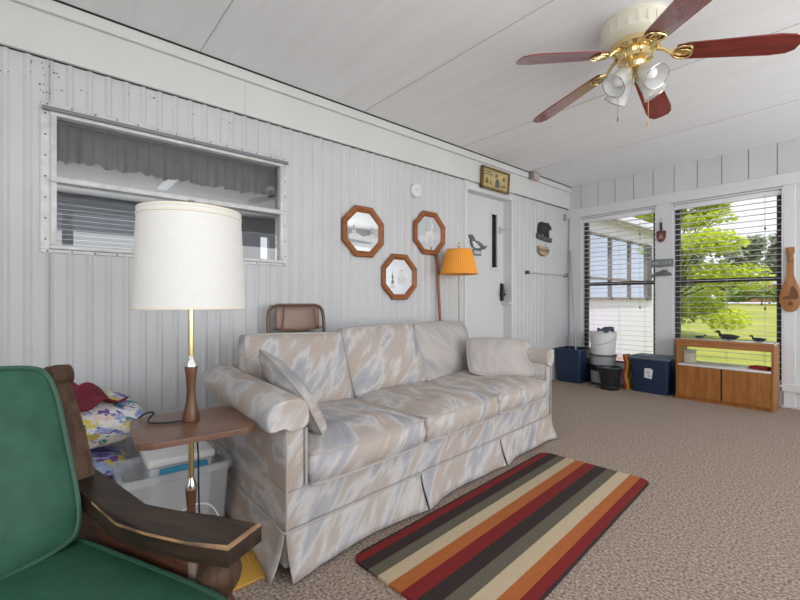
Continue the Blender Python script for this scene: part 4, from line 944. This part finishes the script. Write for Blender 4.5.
pf = thing('framed_picture', 'small gold framed print hung on the white fascia over the door', 'picture', (0.055, 3.645, 2.28))
Mw = Matrix.Identity(4) @ on_left() @ RX(4)
b = MB()
hw, hh = 0.235, 0.112
for a in ((-hw, hw, hh-0.022, hh), (-hw, hw, -hh, -hh+0.022), (-hw, -hw+0.022, -hh, hh), (hw-0.022, hw, -hh, hh)): b.box(a[0], a[1], a[2], a[3], -0.015, 0.018, 0.004, M=Mw)
b.build('frame', M_gold, pf)
b = MB(); b.box(-hw+0.018, hw-0.018, -hh+0.018, hh-0.018, -0.012, 0.004, M=Mw)
for x0, x1, y in ((-0.19, -0.07, 0.062), (-0.19, -0.05, 0.035)):
    for k in range(7):
        x = x0+(x1-x0)*k/7; b.box(x, x+(x1-x0)/9, y, y+0.014, 0.003, 0.0048, M=Mw, mi=2)
def mark(pts, mi):
    n0 = set(b.bm.faces); b.prism(pts, 0.0019, M=Mw @ T(0, 0, 0.003))
    for f in b.bm.faces:
        if f not in n0: f.material_index = mi
for x, y, w_, h_ in ((-0.15, -0.055, 0.05, 0.07), (0.01, 0.03, 0.05, 0.045), (0.14, 0.01, 0.05, 0.05), (0.15, -0.06, 0.055, 0.04), (0.10, -0.065, 0.03, 0.03), (-0.085, -0.06, 0.03, 0.045)):
    mark([(x-w_/2, y), (x+w_/2, y), (x+w_*0.3, y+h_*0.6), (x, y+h_), (x-w_*0.35, y+h_*0.5)], 1)
mark([(0.03+0.036*math.cos(R(a)), -0.025+0.042*math.sin(R(a))) for a in range(0, 181, 20)]+[(-0.006, -0.075), (0.066, -0.075)], 2)
b.build('print', [M_cream2, M_inkbrown, M_inkgrey], pf, smooth=False)

bk = thing('wall_bracket', 'small pinkish block with a dark end fixed to the fascia near the corner', 'bracket', (0.052, 4.33, 2.445))
b = MB(); b.box(0, 0.05, -0.02, 0.11, -0.025, 0.045, 0.003); b.build('block', mat('pinkish_wood', (0.52, 0.42, 0.38), 0.7), bk)
b = MB(); b.box(0, 0.055, -0.05, -0.02, -0.03, 0.045, 0.003); b.build('end_plate', M_grey, bk)
b = MB(); b.tube([(0.03, 0.10, 0.04), (0.03, 0.13, 0.02), (0.03, 0.135, 0.05)], 0.006, 6); b.build('hook', M_grey, bk)

# duck shaped plaque on the door
dk = thing('duck_plaque', 'grey and white waterfowl silhouette with a small name block, on the white door', 'plaque', (-0.094, 3.53, 1.60))
body = [(-0.155, 0.088), (-0.13, 0.098), (-0.09, 0.098), (-0.065, 0.075), (-0.05, 0.045), (0.0, 0.022), (0.06, 0.0), (0.10, -0.008), (0.16, 0.005), (0.12, -0.035), (0.04, -0.052), (-0.05, -0.048), (-0.10, -0.03), (-0.125, 0.01), (-0.125, 0.05), (-0.15, 0.07)]
b = MB(); b.prism(body, 0.014, M=on_left(), bev=0.003); b.build('body', mat('slate_grey_paint', (0.11, 0.13, 0.155), 0.6), dk)
b = MB(); b.prism([(-0.105, 0.03), (-0.07, 0.03), (-0.02, 0.005), (0.03, -0.03), (-0.03, -0.042), (-0.08, -0.03)], 0.004, M=on_left(0.0145)); b.build('breast', M_whitepl, dk, smooth=False)
b = MB(); b.prism([(-0.07, 0.045), (0.02, 0.035), (0.09, 0.0), (0.0, 0.01)], 0.004, M=on_left(0.0145)); b.build('wing', mat('brown_grey_wing', (0.24, 0.22, 0.20), 0.7), dk, smooth=False)
b = MB(); b.box(-0.105, 0.045, -0.115, -0.052, 0.0, 0.018, 0.004, M=on_left()); nb = b.build('name_block', mat('grey_block', (0.16, 0.18, 0.20), 0.7), dk)
b = MB(); b.box(-0.075, 0.032, -0.10, -0.067, 0.0185, 0.0195, M=on_left()); b.build('name_panel', mat('pale_block_face', (0.48, 0.52, 0.54), 0.6), nb, smooth=False)

# bear plaque and welcome sign right of the door
br = thing('bear_plaque', 'black carved bear on a grey rock ledge, hung on the ribbed wall beside the door', 'plaque', (0.010, 4.67, 1.865))
bear = [(-0.125, -0.075), (-0.125, 0.0), (-0.12, 0.05), (-0.10, 0.085), (-0.06, 0.102), (-0.01, 0.096), (0.03, 0.084), (0.055, 0.09), (0.07, 0.104), (0.088, 0.094), (0.11, 0.09), (0.135, 0.065), (0.165, 0.045), (0.168, 0.025), (0.14, 0.018), (0.11, 0.022), (0.095, 0.0), (0.10, -0.06), (0.12, -0.095), (0.07, -0.095), (0.062, -0.03), (0.045, -0.03), (0.05, -0.09), (0.005, -0.09), (0.0, -0.035), (-0.035, -0.032), (-0.055, -0.045), (-0.05, -0.088), (-0.085, -0.088), (-0.09, -0.05), (-0.098, -0.085)]
b = MB(); b.prism(bear, 0.022, M=on_left(), bev=0.006); b.build('bear', M_darkiron, br)
b = MB(); b.prism([(-0.17, -0.05), (-0.14, -0.06), (-0.08, -0.078), (0.0, -0.08), (0.09, -0.09), (0.165, -0.08), (0.16, -0.135), (0.05, -0.13), (-0.06, -0.118), (-0.16, -0.105)], 0.03, M=on_left(), bev=0.006); b.build('rock_ledge', M_stone, br)
wsn = thing('welcome_sign', 'small tan oval sign reading WELCOME hanging below the black bear', 'sign', (0.010, 4.66, 1.615))
b = MB(); b.prism([(-0.13, 0.045), (-0.1, 0.06), (-0.05, 0.05), (0.05, 0.052), (0.13, 0.055), (0.135, 0.0), (0.10, -0.045), (0.02, -0.068), (-0.07, -0.06), (-0.12, -0.02)], 0.014, M=on_left(), bev=0.004); bd = b.build('board', M_tan, wsn)
b = MB()
for x in (-0.06, 0.085): b.tube([(0.006, x, 0.05), (0.006, x+0.004, 0.105)], 0.003, 6)
b.build('hanging_cord', M_cord, wsn)
def text(name, s, size, M, m, parent, ext=0.001):
    cu = bpy.data.curves.new(name, 'FONT'); cu.body = s; cu.size = size; cu.extrude = ext; cu.align_x = 'CENTER'; cu.align_y = 'CENTER'; cu.materials.append(m)
    tmp = bpy.data.objects.new(name, cu); C.objects.link(tmp)
    me = bpy.data.meshes.new_from_object(tmp.evaluated_get(bpy.context.evaluated_depsgraph_get())); bpy.data.objects.remove(tmp)
    o = bpy.data.objects.new(name, me); C.objects.link(o); o.parent = parent; o.matrix_local = M; return o
text('lettering', 'WELCOME', 0.052, on_left(0.0155, 0.003, 0.003), M_lettr, bd)
b = MB(); b.tube([(-0.125, 0.04, 0), (-0.115, -0.02, 0), (-0.07, -0.055, 0), (0.02, -0.062, 0)], 0.005, 6, M=on_left(0.0155)); b.build('bark_edge', M_lettr, wsn)

rd = thing('curtain_rod', 'thin grey rod fixed across the ribbed wall below the bear plaque', 'rod', (0.0, 4.28, 1.335))
b = MB(); b.tube([(0.04, 0.02, 0), (0.04, 0.94, 0)], 0.008, 10); b.build('bar', mat('grey_painted_steel', (0.50, 0.51, 0.52), 0.4), rd)
for y in (0.02, 0.92):
    b = MB(); b.box(0.002, 0.05, y-0.012, y+0.012, -0.02, 0.02, 0.003); b.build('end_bracket', M_stone, rd)
kn = thing('corner_bracket', 'small dark metal latch at the top of the wall in the corner', 'latch', (0.002, 5.20, 2.10))
b = MB(); b.box(0.0, 0.012, -0.012, 0.012, -0.05, 0.04, 0.003); b.build('plate', M_grey, kn)
b = MB(); b.tube([(0.01, 0, -0.04), (0.025, 0.01, -0.045), (0.028, 0.012, 0.0), (0.018, 0.006, 0.03)], 0.004, 6); b.build('hook', M_grey, kn)

# ------------------------------------------------------------------ back wall ornaments
sv = thing('wooden_shovel_ornament', 'small dark wooden scoop shaped ornament on the post between the windows', 'ornament', (1.108, L-0.024, 1.82))
Mb_ = on_back()
b = MB(); b.tube([(0, 0.06, 0.012), (0, -0.03, 0.012)], [0.009, 0.011], 10, M=Mb_)
for y in (0.055, 0.03, 0.005): b.tube([(0, y+0.006, 0.012), (0, y-0.006, 0.012)], 0.014, 10, M=Mb_)
b.build('handle', M_darkiron, sv)
b = MB(); b.prism([(-0.048, -0.035), (-0.02, -0.028), (0.02, -0.028), (0.048, -0.035), (0.046, -0.10), (0.028, -0.145), (0.0, -0.16), (-0.028, -0.145), (-0.046, -0.10)], 0.016, M=Mb_, bev=0.005); bw = b.build('blade', mat('dark_red_wood', (0.13, 0.045, 0.028), 0.5), sv)
b = MB(); b.prism([(-0.022, -0.12), (0.024, -0.12), (0.016, -0.085), (0.0, -0.06), (-0.016, -0.085)], 0.003, M=Mb_ @ T(0, 0, 0.0155)); b.build('carved_motif', mat('pinkish_motif', (0.36, 0.22, 0.17), 0.6), bw, smooth=False)
b = MB(); b.tube([(0, 0.06, 0.01), (-0.008, 0.09, 0.006), (0, 0.115, 0.004), (0.008, 0.09, 0.006), (0, 0.06, 0.01)], 0.0025, 6, M=Mb_); b.build('hanging_loop', M_cord, sv)

fs = thing('fish_welcome_sign', 'grey green WELCOME plank with a carved fish below, on the post between windows', 'sign', (1.110, L-0.024, 1.36))
b = MB(); b.prism([(-0.105, 0.11), (-0.09, 0.105), (-0.05, 0.112), (0.06, 0.108), (0.118, 0.112), (0.115, 0.02), (0.06, 0.024), (0.0, 0.018), (-0.095, 0.022), (-0.108, 0.07)], 0.014, M=Mb_, bev=0.004); pk = b.build('plank', mat('blue_grey_weathered_plank', (0.20, 0.225, 0.23), 0.8, nscale=20, namt=0.3), fs)
text('lettering', 'WELCOME', 0.042, on_back(0.004, -0.0155, 0.066), mat('faded_white_paint', (0.48, 0.50, 0.50), 0.7), pk)
b = MB(); b.tube([(-0.105, -0.085, 0.016), (-0.085, -0.072, 0.016), (-0.06, -0.062, 0.016), (-0.01, -0.05, 0.016), (0.05, -0.05, 0.016), (0.085, -0.06, 0.016), (0.105, -0.07, 0.016)], [0.024, 0.014, 0.019, 0.027, 0.026, 0.018, 0.005], 12, M=Mb_)
b.prism([(-0.02, -0.03), (0.01, -0.008), (0.06, -0.014), (0.05, -0.03)], 0.008, M=Mb_ @ T(0, 0, 0.008)); b.build('fish', M_mossy, fs)
b = MB()
for x in (-0.06, 0.07): b.tube([(x, 0.025, 0.006), (x, -0.045, 0.008)], 0.0025, 6, M=Mb_)
b.build('hanging_cord', M_cord, fs)

pd = thing('mandolin_plaque', 'varnished wooden mandolin shaped plaque with a dark moose, right of the window', 'plaque', (2.175, L-0.026, 1.19))
half = [(0.028, 0.31), (0.030, 0.255), (0.017, 0.245), (0.019, 0.06), (0.03, 0.02), (0.055, -0.05), (0.072, -0.12), (0.075, -0.18), (0.066, -0.23), (0.045, -0.27), (0.015, -0.29)]
out = half+[(-x, y) for x, y in reversed(half)]
b = MB(); b.prism(out, 0.024, M=Mb_, bev=0.005); bo = b.build('body', M_pine, pd)
b = MB(); b.prism([(-0.05, -0.155), (-0.052, -0.17), (0.0, -0.18), (0.005, -0.165), (0.03, -0.175), (0.058, -0.165), (0.055, -0.12), (0.038, -0.075), (0.018, -0.05), (0.004, -0.06), (0.0, -0.10), (-0.01, -0.14)], 0.002, M=Mb_ @ T(0, 0, 0.0235)); b.build('moose_picture', M_brownart, bo, smooth=False)
b = MB(); b.lathe([(0.020, 0), (0.020, 0.002)], 20, M=Mb_ @ T(0.0, -0.215, 0.0235)); b.build('sound_hole', M_brownart, bo, smooth=False)
b = MB(); b.tube([(0.0, 0.27, 0.03), (-0.01, 0.20, 0.032), (0.012, 0.165, 0.032), (0.03, 0.19, 0.03)], 0.003, 6, M=Mb_); b.build('ribbon', M_mossy, pd)

# ------------------------------------------------------------------ oak cabinet under the right window
cb = thing('oak_cabinet', 'low oak cabinet with open shelf and two doors under the right window', 'cabinet', (1.345, 4.945, 0))
CW, CD, CH = 0.757, 0.31, 0.615; tk = 0.018
for x in (0, CW-tk):
    b = MB(); b.box(x, x+tk, 0, CD, 0, CH-tk, 0.002); b.build('side_panel', M_oakm, cb, smooth=False)
b = MB(); b.box(-0.004, CW+0.004, -0.006, CD, CH-tk, CH, 0.003); b.build('top', mat('sky_sheen_top', (0.62, 0.62, 0.62), 0.12, nscale=3, namt=0.05), cb)  # sky reflected in the glossy top is put into its pale colour
b = MB(); b.box(-0.005, CW+0.005, -0.012, -0.005, CH-tk-0.002, CH+0.001, 0.002); b.box(tk, CW-tk, 0.0, 0.016, CH-0.075, CH-tk); b.build('apron', wood('oak_edge_strip', (0.30, 0.115, 0.035), (0.42, 0.18, 0.06), 5, 'X', 0.4), cb, smooth=False)
b = MB(); b.box(tk, CW-tk, 0.0, CD, 0.345, 0.363, 0.002); b.build('shelf', mat('pale_shelf', (0.68, 0.68, 0.68), 0.3), cb)
b = MB(); b.box(tk, CW-tk, 0.01, CD, 0.03, 0.048); b.box(tk, CW-tk, 0.015, 0.03, 0.0, 0.03); b.build('bottom', M_oakm, cb, smooth=False)
b = MB(); b.box(tk, CW-tk, CD-0.012, CD-0.004, 0.03, 0.345); b.build('back', M_oakm, cb, smooth=False)
for x0, x1 in ((tk+0.003, CW/2-0.008), (CW/2+0.008, CW-tk-0.003)):
    b = MB(); b.box(x0, x1, -0.004, 0.013, 0.036, 0.342, 0.002); b.build('door', M_oakm, cb, smooth=False)
b = MB(); b.box(CW/2-0.008, CW/2+0.008, 0.004, 0.02, 0.036, 0.342); b.build('centre_stile', mat('dark_gap', (0.05, 0.025, 0.012), 0.8), cb, smooth=False)
# decoys
def decoy(label, x, y, s, rz):
    rt = thing('duck_decoy', label, 'decoy', (x, y, 0.6205), R(rz), 'carved duck decoys'); 
    b = MB(); b.tube([(q[0]*s, 0, q[1]*s) for q in ((-0.115, 0.045), (-0.10, 0.042), (-0.07, 0.034), (-0.02, 0.032), (0.03, 0.034), (0.055, 0.042), (0.066, 0.058), (0.070, 0.075), (0.078, 0.088), (0.096, 0.088), (0.105, 0.083), (0.128, 0.080))], [q*s for q in (0.003, 0.012, 0.026, 0.033, 0.030, 0.022, 0.014, 0.0125, 0.0165, 0.014, 0.006, 0.002)], 14)
    b.build('body', M_darkiron, rt)
    b = MB(); b.tube([(0.040*s, 0, 0.032*s), (0.056*s, 0, 0.036*s)], [0.0275*s, 0.021*s], 14); b.tube([(-0.05*s, 0, 0.012*s), (0.03*s, 0, 0.010*s)], [0.020*s, 0.020*s], 12); b.build('white_breast', mat('decoy_white', (0.34, 0.34, 0.33), 0.7), rt)
decoy('smallest black duck decoy, at the end of the cabinet nearest the blue bin', 1.53, 5.06, 0.42, 12)
decoy('largest black duck decoy, in the middle of the cabinet top', 1.745, 5.06, 0.88, 172)
decoy('medium black duck decoy, on the cabinet end nearest the mandolin plaque', 1.975, 5.06, 0.58, 168)
b = MB(); b.box(-0.055, 0.055, -0.075, 0.075, 0, 0.012, 0.003); b.box(-0.05, 0.05, -0.07, 0.07, 0.012, 0.03, 0.008); o = b.build('red_pouch', M_red); o.location = (1.995, 5.06, 0.3655); o.rotation_euler = (0, 0, R(70)); tag(o, 'flat red pouch on the open shelf of the oak cabinet', 'pouch')
wb = thing('cream_box', 'small cream box at the left end of the oak cabinet shelf', 'box', (1.43, 5.10, 0.3635))
b = MB(); b.box(-0.045, 0.045, -0.03, 0.03, 0, 0.10, 0.004); b.build('body', mat('cream_card', (0.60, 0.56, 0.44), 0.7), wb)
b = MB(); b.box(-0.047, 0.047, -0.032, 0.032, 0.10, 0.13, 0.004); b.build('lid', mat('grey_cream_lid', (0.45, 0.45, 0.40), 0.7), wb)

# ------------------------------------------------------------------ bins and buckets under the left window
t2 = thing('lidded_storage_tote', 'navy blue storage tote with grey lid and white label, beside the oak cabinet', 'storage tote', (1.083, 5.125, 0), R(-3))
b = MB(); bin_shell(b, 0.36, 0.25, 0.395, 0.285, 0.37, r=0.03); b.build('body', M_navy, t2)
b = MB(); b.box(-0.212, 0.212, -0.155, 0.155, 0.362, 0.388, 0.008, 3); b.box(-0.18, 0.18, -0.12, 0.12, 0.388, 0.402, 0.008, 3); b.build('lid', M_greylid, t2)
b = MB()
for s in (-1, 1): b.box(s*0.195-0.018, s*0.195+0.018, -0.06, 0.06, 0.315, 0.362, 0.006)
b.build('handle', M_navy, t2)
b = MB(); Mq = T(0.0, -0.1348, 0.21) @ RX(-87.3+180-0) ; b.prism([(-0.045, -0.05), (0.03, -0.06), (0.045, 0.04), (0.02, 0.055), (-0.04, 0.052)], 0.0012, M=T(0.0, -0.1355, 0.215) @ RX(92.7)); lb = b.build('label', M_paper, t2, smooth=False)
b = MB()
for x, y, w_, h_ in ((-0.022, 0.012, 0.034, 0.006), (-0.022, 0.0, 0.028, 0.006), (-0.005, -0.036, 0.018, 0.018)):
    b.box(x, x+w_, y, y+h_, 0.0012, 0.0018, M=T(0.0, -0.1355, 0.215) @ RX(92.7))
b.build('label_print', mat('grey_blue_print', (0.30, 0.36, 0.46), 0.6), lb, smooth=False)
t1 = thing('open_storage_tote', 'open navy blue storage tote holding a pole, in the corner behind the sofa arm', 'storage tote', (0.200, 5.075, 0), R(2))
b = MB(); bin_shell(b, 0.285, 0.32, 0.32, 0.37, 0.40, r=0.03); b.build('body', M_navy, t1)
b = MB(); rim(b, 0.32, 0.37, 0.41, 0.03, 0.014); b.build('rim', M_navy, t1)
mp_ = thing('mop_pole', 'thin grey pole standing in the open blue tote in the corner', 'pole', (0.23, 5.10, 0.006))
b = MB(); b.tube([(0, 0, 0.02), (-0.175, 0.16, 1.66)], 0.010, 10); b.build('shaft', mat('grey_pole', (0.36, 0.37, 0.38), 0.4, 0.4), mp_)
b = MB(); b.tube([(0.003, -0.003, 0.0), (-0.01, 0.012, 0.12)], [0.02, 0.016], 10); b.build('socket', M_greylid, mp_)
cn = thing('clear_canister', 'round smoky clear canister with black lid at the bottom of the bucket stack', 'canister', (0.535, 5.125, 0))
b = MB(); b.lathe([(0.13, 0.0), (0.138, 0.01), (0.142, 0.17)], 32); b.build('body', M_clearg, cn)
b = MB(); b.lathe([(0.141, 0.012), (0.1425, 0.014), (0.1425, 0.03), (0.14, 0.03)], 32, capb=False, capt=False); b.build('base_band', M_blackpl, cn)
b = MB(); b.lathe([(0.146, 0.17), (0.149, 0.175), (0.149, 0.235), (0.14, 0.24)], 32); b.build('lid', M_blackpl, cn)
gt = thing('grey_basin', 'shallow grey round basin between the black lidded canister and the white bucket', 'basin', (0.535, 5.125, 0.2402))
b = MB(); b.lathe([(0.135, 0.0), (0.144, 0.10), (0.15, 0.105), (0.15, 0.118), (0.138, 0.12)], 32); b.build('body', M_clearg, gt)
b = MB(); b.lathe([(0.1445, 0.10), (0.153, 0.102), (0.153, 0.12), (0.139, 0.122)], 32); b.build('rim', mat('dark_grey_rim', (0.10, 0.10, 0.105), 0.5), gt)
bk2 = thing('white_bucket', 'white plastic bucket on top of the stack under the left window', 'bucket', (0.535, 5.125, 0.3625))
b = MB(); b.lathe([(0.125, 0.0), (0.13, 0.006), (0.150, 0.265), (0.145, 0.265), (0.127, 0.01), (0.0, 0.01)], 36, capt=False); b.build('body', M_whitepl, bk2)
b = MB()
for z, r in ((0.262, 0.152), (0.215, 0.148), (0.195, 0.1465)): b.lathe([(r-0.003, z-0.006), (r+0.003, z-0.005), (r+0.003, z+0.005), (r-0.003, z+0.006)], 36, capb=False, capt=False)
b.build('rim', M_whitepl, bk2)
b = MB(); b.tube([(0.15*math.cos(R(a)), -0.15*abs(math.sin(R(a)))*1.02-0.004, 0.215-0.09*math.sin(R(a))) for a in range(0, 181, 12)], 0.0025, 6); b.build('wire_handle', M_chrome, bk2)
b = MB()
b.grid(lambda u, v: Vector(((u-0.5)*0.17, (v-0.5)*0.13, 0.02+0.018*math.sin(u*9+v*4)+0.03*max(0, u-0.7)*3*math.sin(v*5)-0.07*max(0, 0.35-v)**1.1)), 18, 14); o = b.build('rag', M_bluegrey, ang=80); o.modifiers.new('thickness', 'SOLIDIFY').thickness = 0.012
o.location = (0.61, 5.03, 0.645); o.rotation_euler = (0, R(-6), R(20)); tag(o, 'blue grey rag draped over the edge of the white bucket', 'rag')
pl = thing('black_planter', 'round black plastic planter tub on the carpet in front of the bucket stack', 'planter', (0.71, 4.89, 0))
b = MB(); b.lathe([(0.092, 0.0), (0.098, 0.01), (0.10, 0.035), (0.092, 0.045), (0.118, 0.225), (0.130, 0.228), (0.132, 0.25), (0.122, 0.25), (0.088, 0.05), (0.0, 0.05)], 36, capt=False); b.build('body', M_blackpl, pl)
b = MB(); b.lathe([(0.130, 0.244), (0.1335, 0.246), (0.1335, 0.254), (0.121, 0.254)], 36, capb=False, capt=False); b.build('rim', mat('grey_worn_rim', (0.06, 0.06, 0.062), 0.35), pl)
rb = thing('red_bag', 'narrow wavy red bag with orange edge, between black planter and navy tote', 'bag', (0.838, 4.98, 0))
def wavy(off, t): return [(off+0.016*math.sin(z*22), z) for z in [i*0.02 for i in range(20)]]
wv = [(-0.020+0.012*math.sin(i*0.5+1.2)-(0.006 if i < 4 else 0), i*0.0205) for i in range(20)]; wv2 = [(0.006+0.012*math.sin(i*0.5+0.9), i*0.0205) for i in range(20)]
b = MB(); b.prism(wv+wv2[::-1], 0.15, M=on_back(0, 0.16, 0.002), bev=0.004); b.build('bag', M_red, rb)
wv3 = [(0.0105+0.012*math.sin(i*0.5+0.9), i*0.0205) for i in range(20)]
b = MB(); b.prism(wv2+wv3[::-1], 0.155, M=on_back(0, 0.16, 0.002), bev=0.001); b.build('edge', M_yel, rb)
